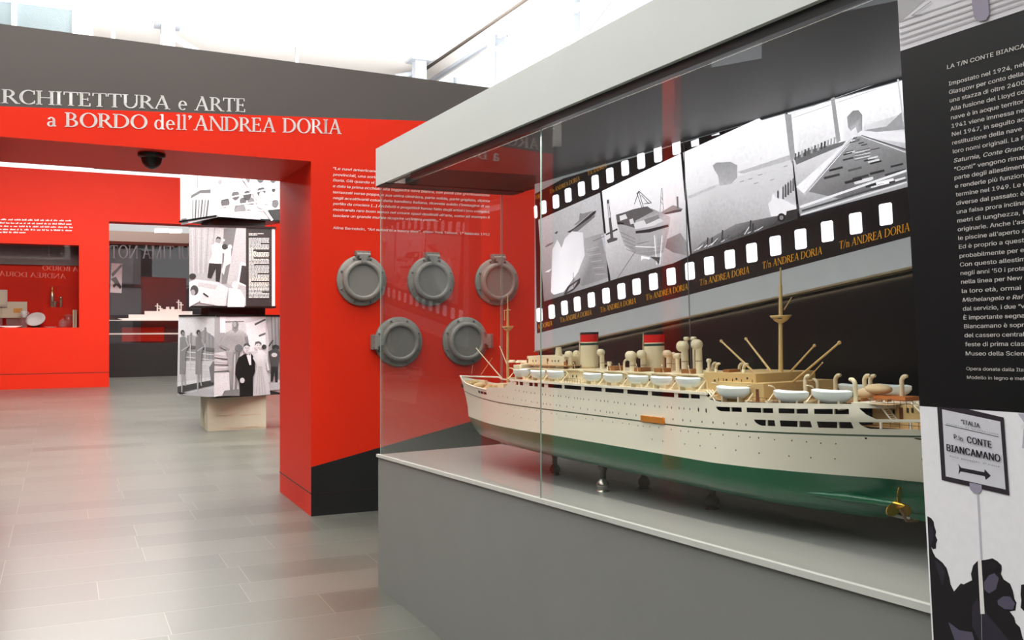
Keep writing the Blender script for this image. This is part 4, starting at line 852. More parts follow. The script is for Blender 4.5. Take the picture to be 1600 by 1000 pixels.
# ------------------------------------------------------------------ information panel at the right
IP = Plane(CASE(0, -.06, 0), CE)
info = empty('info_panel', IP.hit(1530, 980), 'tall black text panel with photographs at the near end of the case', 'panel')
el = lambda y: 1402.5 + 54 * y / 1000.0
ytop, ybot = -170, 1230
m = MB(); m.prism([IP.hit(el(ybot), ybot), IP.hit(1760, ybot + 100), IP.hit(1760, ytop - 120), IP.hit(el(ytop), ytop)], CW * .018); build('board', m, BLKP, info)
IPa = IP.shifted(.0008)
A = Art(IPa, step=.0004)
A.poly([(el(80), 80), (1700, -18), (1700, -230), (el(-150), -150)], [222, 205, 170, 180])
A.poly([(el(35), 35), (1470, -20), (1500, -60), (el(-100), -100)], [165, 165, 160, 160])
for y0, v in ((34, 165), (44, 150), (53, 165), (62, 160), (70, 175)): A.line((el(y0), y0), (1700, y0 - 100), 2.2, v); 
A.line((1425, 24), (1455, 2), 1.2, 120); A.line((1424, 24), (1440, 23), 1.2, 130)
A.poly([(1517, -20), (1543, -14), (1546, 22), (1541, 31), (1530, 33), (1522, 28), (1519, 10)], srgb(138, 132, 150))
A.done('top_photograph', info, INKS)
A = Art(IPa, step=.00008); z = lambda x, y: (1400 + x * .22, 780 + y * .22)
LW = srgb(234, 234, 238)
A.poly([(el(634), 634.5), (1700, 652), (1700, 1160), (el(1200), 1200)], LW)
A.poly([(1590, 646), (1700, 652), (1700, 720), (1597, 700), (1600, 660)], srgb(175, 175, 190)); A.poly([(1595, 664), (1700, 668), (1700, 676), (1594, 670)], srgb(225, 225, 232))
dk = srgb(17, 14, 20); dk2 = srgb(40, 36, 50); dk3 = srgb(84, 78, 98)
A.poly(zl([(222, 120), (250, 135), (268, 160), (272, 190), (285, 230), (280, 258), (294, 290), (284, 318), (285, 350), (262, 356), (250, 338), (262, 375), (280, 410), (330, 450), (360, 490), (380, 560), (388, 605), (412, 655), (430, 1500), (300, 1600), (262, 900), (240, 500)]), dk)
A.poly(zl([(412, 655), (460, 598), (480, 605), (540, 575), (532, 530), (548, 470), (580, 437), (640, 430), (685, 420), (720, 440), (750, 470), (752, 500), (745, 530), (765, 570), (810, 600), (830, 650), (842, 710), (856, 735), (848, 790), (808, 798), (840, 840), (850, 880), (880, 910), (900, 990), (1100, 1300), (1100, 1600), (410, 1600)]), dk)
A.poly(zl([(1000, 590), (888, 608), (885, 680), (890, 720), (885, 770), (909, 795), (1000, 830)]), dk)
A.poly(zl([(232, 180), (262, 200), (270, 240), (262, 300), (240, 330)]), dk2); A.poly(zl([(270, 430), (320, 460), (350, 520), (330, 620), (300, 520)]), dk2)
A.poly(zl([(625, 590), (660, 540), (700, 525), (730, 560), (710, 640), (660, 670), (625, 640)]), dk3); A.poly(zl([(720, 720), (760, 690), (810, 690), (845, 740), (830, 785), (770, 780), (725, 750)]), dk3); A.poly(zl([(540, 760), (580, 700), (600, 760), (720, 900), (800, 1000), (640, 1100), (540, 900)]), dk2)
A.poly(zl([(370, 870), (450, 930), (540, 945), (560, 1010), (420, 1010)]), dk3); A.oval(*z(690, 470), 8, 7, srgb(22, 20, 26))
A.poly(zl([(570, -100), (582, -100), (611, 430), (600, 430)]), srgb(190, 188, 200)); A.poly(zl([(580, 430), (606, 428), (630, 815), (600, 815)]), srgb(228, 226, 222)); A.line(z(606, 815), z(614, 1200), .9, srgb(150, 148, 150))
z = lambda x, y: (1430 + x * .18, 620 + y * .18)
A.poly(zl([(190, 88), (450, 105), (768, 180), (817, 856), (230, 722)]), srgb(40, 34, 42)); A.poly(zl([(232, 108), (738, 215), (785, 805), (265, 690)]), srgb(206, 206, 214))
A.poly(zl([(470, 742), (575, 765), (578, 810), (555, 840), (510, 835), (475, 800)]), srgb(150, 146, 165))
A.poly(zl([(380, 612), (600, 655), (603, 628), (656, 685), (612, 722), (604, 690), (385, 646)]), srgb(30, 26, 36)); A.poly(zl([(372, 578), (402, 622), (400, 640), (376, 674), (380, 640), (385, 625)]), srgb(30, 26, 36))
A.line(z(262, 243), z(722, 348), .9, srgb(50, 46, 60))
lowp = A.done('sign_photograph', info, INKS)
m = MB(); SPl = IP.shifted(.0008 + .00008 * 45)
def sgn(tx, a, b, cap, bold=.03, space=1.0):
    p0, p1 = SPl.hit(*z(*a)), SPl.hit(*z(*b)); up = (SPl.hit(*z(a[0] - cap * .06, a[1] - cap)) - p0); letters(m, sans(tx, bold, 0, space), p0, p1, up.length, up)
sgn('\u201cITALIA', (398, 232), (560, 270), 52, .03); sgn('SOCIETA\u2019 DI NAVIGAZIONE', (270, 236), (722, 333), 13, .0, 1.3); sgn('P.lo', (337, 362), (415, 388), 56, .02); sgn('CONTE', (452, 398), (662, 443), 80, .035); sgn('BIANCAMANO', (275, 468), (738, 566), 84, .035); sgn('Visita  passeggeri  3\u00aa classe', (298, 520), (730, 613), 20, .0, 1.2)
build('sign_lettering', m, mat('sign_ink', (26, 22, 34), .5), info)
# panel text
m = MB(); ITx = IP.shifted(.002)
TXT = [(1480, 108, 'LA T/N CONTE BIANCA', 0, 1601), (1482.5, 134, 'Impostato nel 1924, nei', 0, 1600), (1483, 147.3, 'Glasgow per conto della', 0, 1599), (1484, 160.3, 'una stazza di oltre 2400', 0, 1601), (1485, 173.5, 'Alla fusione del Lloyd co', 0, 1601), (1486, 187, 'nave \u00e8 in acque territor', 0, 1599.5), (1487, 200, '1941 viene immessa ne', 0, 1600), (1487.5, 213, 'Nel 1947, in seguito ac', 0, 1601), (1488, 226.3, 'restituzione della nave i', 0, 1602), (1489, 239.8, 'loro nomi originali. La fl', 0, 1602), (1490.4, 254, 'Saturnia, Conte Grand', 1, 1603), (1491, 267.6, '\u201cConti\u201d vengono rimar', 0, 1602), (1491.6, 280.8, 'parte degli allestiment', 0, 1601), (1492.4, 294, 'e renderle pi\u00f9 funzion', 0, 1600), (1493.6, 307.2, 'termine nel 1949. Le n', 0, 1604), (1494.4, 320.6, 'diverse dal passato: \u00e8', 0, 1600), (1495, 334.2, 'una falsa prora inclina', 0, 1601), (1496, 348, 'metri di lunghezza, i', 0, 1600), (1496.6, 361.6, 'originarie. Anche l\u2019as', 0, 1600), (1497.4, 375.2, 'le piscine all\u2019aperto a', 0, 1602), (1498.4, 388.8, 'Ed \u00e8 proprio a quest', 0, 1600), (1499.4, 403, 'probabilmente per e', 0, 1600), (1500, 416.6, 'Con questo allestim', 0, 1602), (1501, 430, 'negli anni \u201950 i prota', 0, 1601), (1501.9, 443.6, 'nella linea per New ', 0, 1597), (1503, 458, 'la loro et\u00e0, ormai', 0, 1595), (1504, 471.7, 'Michelangelo e Raf', 1, 1600), (1504.6, 485.5, 'dal servizio, i due \u201cv', 0, 1601), (1505.6, 499.4, '\u00c8 importante segna', 0, 1601), (1506.6, 513, 'Biancamano \u00e8 sopr', 0, 1600), (1507.2, 527, 'del cassero central', 0, 1601), (1508, 541, 'feste di prima clas', 0, 1600), (1509, 555.4, 'Museo della Scien', 0, 1600)]
for x, y, tx, it, xr in TXT:
    yr = y + (xr - x) * .000655 * (y - 553) * .95
    a, b = ITx.hit(x, y), ITx.hit(xr, yr); letters(m, sans(tx, .012, .2 if it else 0), a, b, capz(ITx, x, y, 8.9), V(0, 0, 1) - ITx.ux * .024)
for x, y, tx, xr, yr in ((1510, 578.4, 'Opera donata dalla Ital', 1602, 580.5), (1511, 592, 'Modello in legno e met', 1601, 594.2)):
    letters(m, sans(tx, .008), ITx.hit(x, y), ITx.hit(xr, yr), capz(ITx, x, y, 7.2), V(0, 0, 1) - ITx.ux * .024)
build('panel_text', m, WLET, info)
# ------------------------------------------------------------------ the liner model (its own axes: x bow to stern, y away from the glass, z up)
SE = V(CE.x, CE.y, .027).normalized(); SW = V(CW.x, CW.y, .02); SW = (SW - SE * SW.dot(SE)).normalized(); SU = SE.cross(SW)
SO = CASE(0, .373, .775)
ship = empty('ship_model', SO, 'large white and green ocean liner model with two red-topped funnels, in the grey case', 'ship model', 'ship models')
ship.matrix_world = Matrix(((SE.x, SW.x, SU.x, SO.x), (SE.y, SW.y, SU.y, SO.y), (SE.z, SW.z, SU.z, SO.z), (0, 0, 0, 1)))
def S(px, py, n):
    r = ray(px, py); t = (n - (CAM - SO).dot(SW)) / r.dot(SW); q = CAM + r * t - SO
    return q.dot(SE), q.dot(SU)
def part(name, mb, mats, parent=None): return build(name, mb, mats, parent or ship, local=True)
def interp(tab):
    def f(x):
        if x <= tab[0][0]: return tab[0][1]
        for (a, u), (b, v) in zip(tab, tab[1:]):
            if x <= b: return u + (v - u) * (x - a) / (b - a)
        return tab[-1][1]
    return f
HW = mat('hull_white', (238, 232, 214), .38, var=.015, scale=4, coat=.15); HG = mat('hull_green', (3, 88, 55), .3, coat=.2); ST = mat('stripe_green', (52, 78, 52), .4)
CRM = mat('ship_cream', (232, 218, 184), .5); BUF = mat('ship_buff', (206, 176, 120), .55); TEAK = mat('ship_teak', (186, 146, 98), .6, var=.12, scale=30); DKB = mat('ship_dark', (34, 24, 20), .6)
BWH = mat('boat_white', (226, 232, 228), .4); MST = mat('mast_buff', (222, 190, 128), .45); FRED = mat('funnel_red', (226, 18, 18), .35); FGR = mat('funnel_green', (28, 66, 58), .4); FBK = mat('funnel_black', (22, 20, 22), .5); WOOD = mat('brown_wood', (150, 96, 48), .5); DOOR = mat('door_brown', (110, 58, 32), .5)
ZW, ZK = .236, .134
ztop = interp([(.38, .449), (.51, .432), (.67, .416), (.9, .407), (1.05, .404), (1.075, .419), (1.32, .427), (1.345, .438), (1.40, .464), (2.872, .465), (2.905, .446), (2.96, .442), (3.2, .451), (3.505, .463), (3.52, .454), (3.54, .438), (3.57, .427), (3.87, .442)])
hdeck = interp([(.39, .004), (.45, .022), (.55, .052), (.65, .076), (.8, .105), (1.0, .133), (1.2, .152), (1.4, .165), (1.6, .17), (3.2, .17), (3.4, .166), (3.55, .155), (3.65, .138), (3.75, .108), (3.82, .07), (3.87, .01)])
hwl = interp([(.49, .003), (.6, .024), (.75, .056), (.9, .086), (1.1, .12), (1.3, .147), (1.5, .163), (1.7, .17), (2.9, .17), (3.1, .157), (3.25, .125), (3.4, .078), (3.52, .034), (3.62, .012), (3.76, .004)])
def sb(z): return .49 - .107 * (max(0, z - ZW) / .212) ** 1.7 if z >= ZW else .49
def se(z): return 3.76 + .11 * min(1, max(0, (z - ZW) / .12)) ** .6
def zk(s): return ZK + .098 * max(0, (.74 - s) / .25) ** 2.4 + .03 * min(1, max(0, (s - 3.44) / .06))
rise = lambda s: .026 * max(0, (1.25 - s) / .85) ** 1.6 + .034 * max(0, (s - 2.7) / .9) ** 1.5
def hb(s, z):
    if z >= ZW:
        f = min(1, (z - ZW) / .19); h = hwl(s) + (hdeck(s) - hwl(s)) * f ** (1.25 if s < 2 else .8)
    else:
        k_ = zk(s); q_ = max(0, min(1, (z - k_) / max(1e-4, ZW - k_))); e_ = min(1, max(0, min((s - .5) / .7, (3.75 - s) / .6))); pw = 1.25 + 2.4 * e_
        h = hwl(s) * (1 - (1 - q_) ** pw) ** (1 / pw)
    a = max(0, s - sb(z)); b = max(0, se(z) - s); h *= min(1, a / .05) ** .5 * min(1, b / .05) ** .5
    return max(h, .0015)
NB_ = -.17
def sx(px, py, n=NB_): return S(px, py, n)[0]
prom = [(sx(a, 603), sx(b, 605)) for a, b in ((856.5, 878), (882, 908), (913, 940), (945.6, 974), (980, 1012), (1018, 1053), (1059, 1076), (1079, 1093))]
pw_ = [(sx(a, 598), sx(a + 5.2, 598)) for a in (803.5, 811.5, 819, 827, 835, 845)]
upo = [(sx(a, 648), sx(b, 648)) for a, b in ((1119, 1159), (1167, 1208), (1216.5, 1261.5), (1271, 1322))]
loo = [(sx(a, 672), sx(b, 672)) for a, b in ((1178, 1209), (1217, 1263), (1272.5, 1323), (1334, 1420))]
fo = [(sx(a, 610, -.1), sx(b, 610, -.1)) for a, b in ((749.5, 754), (755, 761.5), (762.5, 768.5))]
aft_lo = (loo[3][0], 3.84)
openings = [(a, b, 'p0', 'p1') for a, b in prom + pw_] + [(a, b, 'u0', 'u1') for a, b in upo] + [(a, b, 'l0', 'l1') for a, b in loo[:3]] + [(aft_lo[0], aft_lo[1], 'l0', 'l1')] + [(a, b, 'f0', 'f1') for a, b in fo]
st = set([.385 + .0125 * i for i in range(13)] + [.55 + .05 * i for i in range(67)] + [3.8, 3.83, 3.85, 3.86, 3.87, 1.05, 1.075, 1.32, 1.345, 1.40, 2.872, 2.905, 2.96, 3.505, 3.52, 3.54, 3.57])
for a, b, *_ in openings: st |= {a, b}
st = sorted(st); st = [s for i, s in enumerate(st) if i == 0 or s - st[i - 1] > 1e-4]
rows = [('k', 0), ('b1', .04), ('b2', .12), ('b3', .28), ('b4', .5), ('b5', .75), ('w', ZW), ('m0', .27), ('m1', .31), ('s0', .3475), ('s1', .3525), ('l0', .369), ('f0', .3795), ('l1', .3865), ('f1', .392), ('u0', .4075), ('u1', .4215), ('p0', .4445), ('p1', .4605), ('t', 9)]
names = [r[0] for r in rows]
zwl = interp([(.49, .229), (1.0, .232), (1.7, .244), (2.9, .246), (3.5, .259), (3.8, .262)])
def zrow(i, s):
    nme, v = rows[i]
    if i < 6: return zk(s) + (zwl(s) - zk(s)) * v
    if i == 6: return zwl(s)
    if nme == 't': return ztop(s)
    sh = rise(s) if i > 7 else rise(s) * .4
    if nme in ('l0', 'l1', 'f0', 'f1') and s < 1.2: sh = rise(s) * .5 - .002
    return min(v + sh, ztop(s))
ztop_far = interp([(.38, .449), (.45, .447), (.72, .446), (.74, .436), (1.05, .428), (1.32, .427), (1.345, .438), (1.40, .464)])
def hull_grid(sgn):
    m = MB(); P = []
    for s in st:
        for i in range(len(rows)):
            z = zrow(i, s)
            if sgn > 0 and i == len(rows) - 1 and s < 1.38: z = ztop_far(s)
            s_ = min(max(s, sb(z)), se(z)); P.append(V(s_, sgn * hb(s_, z), z))
    NR = len(rows); F_ = {0: [], 1: [], 2: []}
    for a in range(len(st) - 1):
        mid = (st[a] + st[a + 1]) / 2
        for i in range(NR - 1):
            zt_ = ztop(mid)
            if rows[i][0] not in ('t',) and i >= 7 and rows[i][1] + rise(mid) >= zt_ - 1e-5: continue
            if any(o[0] - 1e-5 <= st[a] and st[a + 1] <= o[1] + 1e-5 and names.index(o[2]) <= i < names.index(o[3]) for o in openings): continue
            f = (a * NR + i, (a + 1) * NR + i, (a + 1) * NR + i + 1, a * NR + i + 1)
            F_[1 if i < 6 else (2 if rows[i][0] == 's0' else 0)].append(f if sgn < 0 else f[::-1])
    for k_ in (0, 1, 2): m.add(P, F_[k_], k_, None, True)
    return m
mm = hull_grid(-1); m2 = hull_grid(1); k0 = len(mm.v); mm.v += m2.v; mm.f += [[i + k0 for i in f] for f in m2.f]; mm.m += m2.m; mm.c += m2.c; mm.sm += m2.sm
bot = [V(s, 0, zk(s)) for s in st if .55 < s < 3.7]
for s0, s1 in zip(st, st[1:]):
    if .5 < s0 and s1 < 3.75: mm.poly([(s0, -hb(s0, zk(s0)), zk(s0)), (s1, -hb(s1, zk(s1)), zk(s1)), (s1, hb(s1, zk(s1)), zk(s1)), (s0, hb(s0, zk(s0)), zk(s0))], 1)
hull = part('hull', mm, [HW, HG, ST])
# rounded forward corners of the aft openings
mm = MB()
for (a, b), (n0, n1) in ((upo[0], ('u0', 'u1')), (loo[0], ('l0', 'l1')), (aft_lo, ('l0', 'l1'))):
    z0, z1 = zrow(names.index(n0), a + .005), zrow(names.index(n1), a + .005); w_ = (z1 - z0) * 2.6
    pts = [(a, z0), (a, z1)] + [(a + w_ * (1 - math.cos(t * math.pi / 12)), z1 - (z1 - z0) * math.sin(t * math.pi / 12)) for t in range(1, 7)]
    mm = MB(); mm.poly([(x, -hb(x, z), z) for x, z in pts]); part('corner_fillet', mm, HW, hull)
# stanchions inside the openings
mm = MB()
for (a, b), (n0, n1) in [(o, ('u0', 'u1')) for o in upo] + [(o, ('l0', 'l1')) for o in loo[:3]]:
    mm = MB(); x = a + (b - a) * .56; z0, z1 = zrow(names.index(n0), x), zrow(names.index(n1), x); mm.box(x - .0022, x + .0022, -hb(x, z0) + .001, -hb(x, z0) + .006, z0, z1); part('stanchion', mm, HW, hull)
for px in (1370, 1411): mm = MB(); x = sx(px, 672, -.15); z0, z1 = zrow(names.index('l0'), x), zrow(names.index('l1'), x); mm.box(x - .0025, x + .0025, -hb(x, z0) + .001, -hb(x, z0) + .006, z0, z1); part('stanchion', mm, HW, hull)
# dark galleries behind the openings
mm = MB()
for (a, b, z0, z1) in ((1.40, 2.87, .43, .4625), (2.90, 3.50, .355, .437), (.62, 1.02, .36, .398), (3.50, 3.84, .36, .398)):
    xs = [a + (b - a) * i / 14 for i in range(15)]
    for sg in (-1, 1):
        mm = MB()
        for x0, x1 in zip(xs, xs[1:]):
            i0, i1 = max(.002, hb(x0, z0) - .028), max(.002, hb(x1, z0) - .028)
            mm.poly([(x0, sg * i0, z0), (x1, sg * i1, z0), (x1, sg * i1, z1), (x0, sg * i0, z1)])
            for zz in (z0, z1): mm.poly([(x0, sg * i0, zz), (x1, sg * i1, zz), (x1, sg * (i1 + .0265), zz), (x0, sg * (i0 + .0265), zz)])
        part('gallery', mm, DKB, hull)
# decks
def deckplate(name, a, b, zf, m_, inset=.003, n=16, th=.003):
    mm = MB(); xs = [a + (b - a) * i / n for i in range(n + 1)]
    L_ = [V(x, -(hb(x, zf(x)) - inset), zf(x)) for x in xs]; R_ = [V(x, hb(x, zf(x)) - inset, zf(x)) for x in xs]
    for i in range(n):
        mm.poly([L_[i], L_[i + 1], R_[i + 1], R_[i]])
    return part(name, mm, m_)
deckplate('foredeck', .45, 1.06, lambda x: ztop(x) - .014, TEAK); deckplate('well_deck', 1.05, 1.40, lambda x: .404, TEAK); deckplate('boat_deck', 1.40, 2.88, lambda x: .4655, CRM, inset=-.004)
mm = MB(); xs = [1.398 + (2.885 - 1.398) * i / 24 for i in range(25)]
for sg in (-1, 1):
    mm.loft([[V(x, sg * (hb(x, .465) + .004), .4605), V(x, sg * (hb(x, .465) + .004), .4695), V(x, sg * (hb(x, .465) - .004), .4695), V(x, sg * (hb(x, .465) - .004), .4605)] for x in xs], smooth=False)
part('deck_edge', mm, HW)
deckplate('aft_deck', 2.87, 3.60, lambda x: ztop(min(x, 3.50)) + .001, TEAK, inset=.012); deckplate('stern_deck', 3.5, 3.85, lambda x: .405, TEAK)
# aft end of the promenade deck: curved cream edge
mm = MB(); xs = [3.49 + .12 * i / 10 for i in range(11)]
for sg in (-1, 1):
    mm.loft([[V(x, sg * (hb(x, .45) - .003 - .10 * ((x - 3.49) / .12) ** 2.5), ztop(3.5) - .010), V(x, sg * (hb(x, .45) - .003 - .10 * ((x - 3.49) / .12) ** 2.5), ztop(3.5) + .004), V(x, 0, ztop(3.5) + .004), V(x, 0, ztop(3.5) - .010)] for x in xs], smooth=False)
part('deck_edge', mm, HW)
# gunwale rim of the bow
for sg, fz in ((-1, ztop), (1, ztop_far)):
    mm = MB(); xs = [.384 + .66 * i / 26 for i in range(27)]
    mm.tube([V(max(x, sb(fz(x))), sg * hb(max(x, sb(fz(x)) + .001), fz(x)), fz(x) + .001) for x in xs], .0042, 8); part('gunwale', mm, HW, hull)
# portholes and windows of the hull
HOLE = mat('model_window', (48, 40, 34), .5)
mm = MB()
WINS = []
def win(px, py, w_, h_, n=NB_):
    for it in range(3): s, z = S(px, py, n); n = -hb(s, z)
    d = hb(s + .01, z) - hb(s - .01, z); tx = V(.02, -d, 0).normalized(); nr = V(-d, -.02, 0).normalized(); u_ = V(0, 0, 1); c_ = V(s, -hb(s, z), z) + nr * .0004
    WINS.append((t_ if False else s, [c_ + tx * w_ * math.cos(t * math.pi / 4) + u_ * h_ * math.sin(t * math.pi / 4) for t in range(8)]))
Z7 = lambda x, y: (700 + x * .25, 600 + y * .25); Z6 = lambda x, y: (1100 + x * .225, 640 + y * .225)
R1 = [(805.4, 609.6), (811.4, 610.6), (818.4, 612), (823, 612.6), (830, 613.8), (835.8, 614.4)] + [(847.8, 616.2), (852.6, 616.6), (860, 618), (864.6, 618.6)] + [Z7(*q) for q in ((690, 75), (705, 77), (737, 80), (755, 84), (792, 88), (810, 90), (830, 92), (848, 95), (880, 98), (928, 100), (955, 105), (978, 107), (1000, 110), (1040, 114), (1063, 117), (1105, 121), (1143, 125), (1168, 128), (1222, 131), (1248, 134), (1293, 138), (1322, 142), (1370, 144), (1398, 148), (1445, 151), (1475, 153), (1512, 157))]
R2 = [Z7(*q) for q in ((313, 75), (342, 78), (370, 83), (410, 92), (460, 100), (485, 103), (522, 110), (560, 117), (597, 123), (615, 125), (640, 128), (678, 133), (700, 135), (743, 141), (783, 145), (827, 152), (873, 158), (920, 163), (953, 168), (992, 175), (1012, 178), (1030, 178), (1067, 184), (1118, 188), (1176, 195), (1285, 207), (1345, 212), (1407, 220), (1468, 226), (1516, 231), (1588, 237))] + [Z6(*q) for q in ((63, 90), (138, 94), (230, 100), (292, 105))]
R3 = [Z7(*q) for q in ((320, 125), (375, 135), (420, 145), (447, 149), (485, 155), (510, 157), (555, 165), (590, 174), (648, 183), (680, 187), (740, 197), (803, 206), (862, 215), (905, 220), (966, 229), (1030, 238), (1091, 245), (1133, 250), (1188, 260), (1220, 264), (1262, 267), (1318, 273), (1395, 284), (1455, 293), (1503, 296), (1565, 304))] + [Z6(*q) for q in ((45, 170), (133, 175), (242, 185), (320, 192), (380, 196), (490, 207), (610, 214), (712, 222), (812, 232), (915, 236))]
R4 = [Z7(*q) for q in ((290, 168), (370, 185), (410, 200), (457, 210), (503, 218), (548, 228), (594, 236), (1276, 345), (1343, 357), (1480, 375), (1576, 386))] + [Z6(*q) for q in ((80, 265), (222, 282), (383, 302), (590, 322), (740, 333), (908, 340))]
for q in R1: win(*q, .0024, .0043)
for q in R2: win(*q, .0024, .0043)
for q in R3 + R4: win(*q, .0024, .0028)
for px, py in ((1091.5, 640), (1103.5, 641.5)): win(px, py, .0040, .0078)
win(1353, 684, .0042, .0042); win(1443.5, 717, .006, .012, -.12); win(1440, 685.5, .02, .003, -.13)
WINS.sort(key=lambda q: -q[0])
for s, p8 in WINS[:100]: mm = MB(); mm.poly(p8); part('hull_window', mm, HOLE, hull)
mm = MB()
for s, p8 in WINS[100:]: mm.poly(p8)
tag(part('hull_window', mm, HOLE, hull), kind='stuff')
# orange plank on the side
a = S(1003, 653, NB_); b = S(1039, 662.5, NB_); mm = MB(); mm.box(a[0], b[0], -hb(a[0], b[1]) - .006, -hb(a[0], b[1]) + .002, min(a[1], b[1]), min(a[1], b[1]) + .021); part('side_platform', mm, mat('orange_wood', (196, 120, 30), .5))
# anchor at the bow
a = S(725, 605, -.02); mm = MB(); mm.lathe((a[0] + .01, -hb(a[0] + .02, a[1]) - .002, a[1]), [(.008, 0), (.008, .018)], 10); part('anchor', mm, DKB)
# ------------------------------ deckhouses
def house(name, s0, s1, hw, z0, z1, m_, r_=.0, cap=True, parent=None):
    mm = MB(); pts = []
    rr_ = r_ or .004
    for (cx, cy, a0) in ((s0 + rr_, -hw + rr_, 180), (s1 - .004, -hw + .004, 270), (s1 - .004, hw - .004, 0), (s0 + rr_, hw - rr_, 90)):
        q_ = rr_ if cx < (s0 + s1) / 2 else .004
        for k_ in range(5): t = math.radians(a0 + 22.5 * k_); pts.append(V(cx + q_ * math.cos(t), cy + q_ * math.sin(t), z0))
    mm.prism(pts, (0, 0, z1 - z0))
    h_ = part(name, mm, m_, parent)
    return h_
def hwin(par, s, z, n, w_=.003, h_=.003, m_=None, name='house_window'):
    mb = MB(); mb.box(s - w_, s + w_, n - .0015, n + .001, z - h_, z + h_); part(name, mb, m_ or HOLE, par)
HZ = .517
h1 = house('deckhouse', 1.43, 2.80, .105, .465, HZ, CRM, .04)
for i in range(40):
    s = 1.5 + i * .032
    if i % 5 != 4: hwin(h1, s, .492, -.1055, .003, .005)
mm = MB(); mm.box(1.42, 2.81, -.118, .118, HZ, HZ + .004); part('upper_deck', mm, CRM)
bz = S(790, 567, -.15)
h2 = house('bridge', 1.36, 1.50, .16, .497, .541, CRM, .07)
mm = MB(); mm.box(1.44, 1.5, -.168, .168, .497, .535); part('bridge_wing', mm, CRM, h2)
for i in range(12): hwin(h2, 1.40 + i * .008, .527, -.1605 if i > 4 else -.15, .0024, .005, name='bridge_window')
for px in (800, 812, 820): mm = MB(); s = sx(px, 563, -.1); mm.lathe((s, -.1, .541), [(.02, 0), (.02, .006), (.012, .012)], 14); part('bridge_box', mm, CRM, h2)
h3 = house('officers_house', 1.43, 1.80, .1, HZ + .004, .573, CRM, .02)
mm = MB()
for px, w_, h_, mi in ((824.5, .006, .010, 1), (833, .003, .004, 0), (837.5, .003, .004, 0), (856, .006, .011, 1), (863, .003, .003, 0), (867.5, .003, .003, 0), (873, .003, .004, 0), (885.5, .004, .005, 0)):
    s, z_ = S(px, 564, -.1); hwin(h3, s, z_, -.1001, w_, h_, DOOR if mi else HOLE, 'house_door' if mi else 'house_window')
mm = MB(); mm.box(1.42, 1.84, -.118, .118, .532, .536); part('flying_deck', mm, TEAK, h3)
mm = MB(); s = sx(873, 555, -.06); mm.lathe((s, -.06, .571), [(.017, 0), (.012, .04), (.012, .041)], 18); part('skylight_cone', mm, CRM)
h4 = house('buff_house', 2.80, 3.064, .12, .447, .530, BUF)
mm = MB()
for px, py in ((1117, 594.5), (1135.5, 593.5), (1151, 592), (1168, 591)): s, z_ = S(px, py, -.12); hwin(h4, s, z_, -.1203, .003, .003)
for px in (1123, 1131, 1145, 1159, 1176): s, z_ = S(px, 598, -.12); hwin(h4, s, .501, -.1203, .0006, .011, None, 'house_pipe')
h5 = house('lower_buff_house', 2.90, 3.125, .142, .443, .503, BUF)
mm = MB()
for px, py in ((1123, 606), (1164.5, 606)): s, z_ = S(px, py, -.14); hwin(h5, s, z_, -.1423, .003, .004)
s, z_ = S(1184.5, 613, -.14); hwin(h5, s, .466, -.1423, .006, .02, DOOR, 'house_door')
mm = MB()
for px, py, w_, h_ in ((1003, 580, .022, .010), (1034, 581.5, .022, .010), (1080, 582, .03, .010), (962, 577, .025, .012), (890, 590, .012, .02), (1142, 574, .016, .012)): mm = MB(); s, z_ = S(px, py, -.08); mm.box(s - w_, s + w_, -.10, -.055, HZ + .003, HZ + .003 + h_ * 1.6); part('deck_locker', mm, WOOD)
# stern house with door, seen over the stern bulwark
h6 = house('stern_house', 3.50, 3.80, .095, .405, .462, BUF)
mm = MB()
for px, py, w_, h_, mi in ((1397, 643.5, .003, .006, 0), (1408.5, 646, .0055, .015, 1), (1418.5, 641, .003, .006, 0), (1426, 641, .003, .006, 0)): s, z_ = S(px, py, -.095); hwin(h6, s, z_, -.0952, w_, h_, DOOR if mi else HOLE, 'house_door' if mi else 'house_window')
# ladders
def ladder(a, b, n, w_=.012):
    mm = MB(); A_ = V(a[0], n, a[1]); B_ = V(b[0], n, b[1])
    for d in (-w_ / 2, w_ / 2): mm.tube([A_ + V(0, d, 0), B_ + V(0, d, 0)], .0022, 6)
    for k_ in range(1, 8): c_ = A_.lerp(B_, k_ / 8); mm.box(c_.x - .003, c_.x + .003, n - w_ / 2, n + w_ / 2, c_.z - .0006, c_.z + .0006)
    return part('ladder', mm, HW)
ladder(S(1107, 610, -.155), S(1121, 628, -.155), -.155); ladder(S(1110.5, 609, -.13), S(1123, 627, -.13), -.13); ladder(S(1381, 635, -.11), S(1400, 660, -.11), -.11, .02); ladder(S(1428, 629, -.1), S(1444, 645, -.1), -.1, .02)
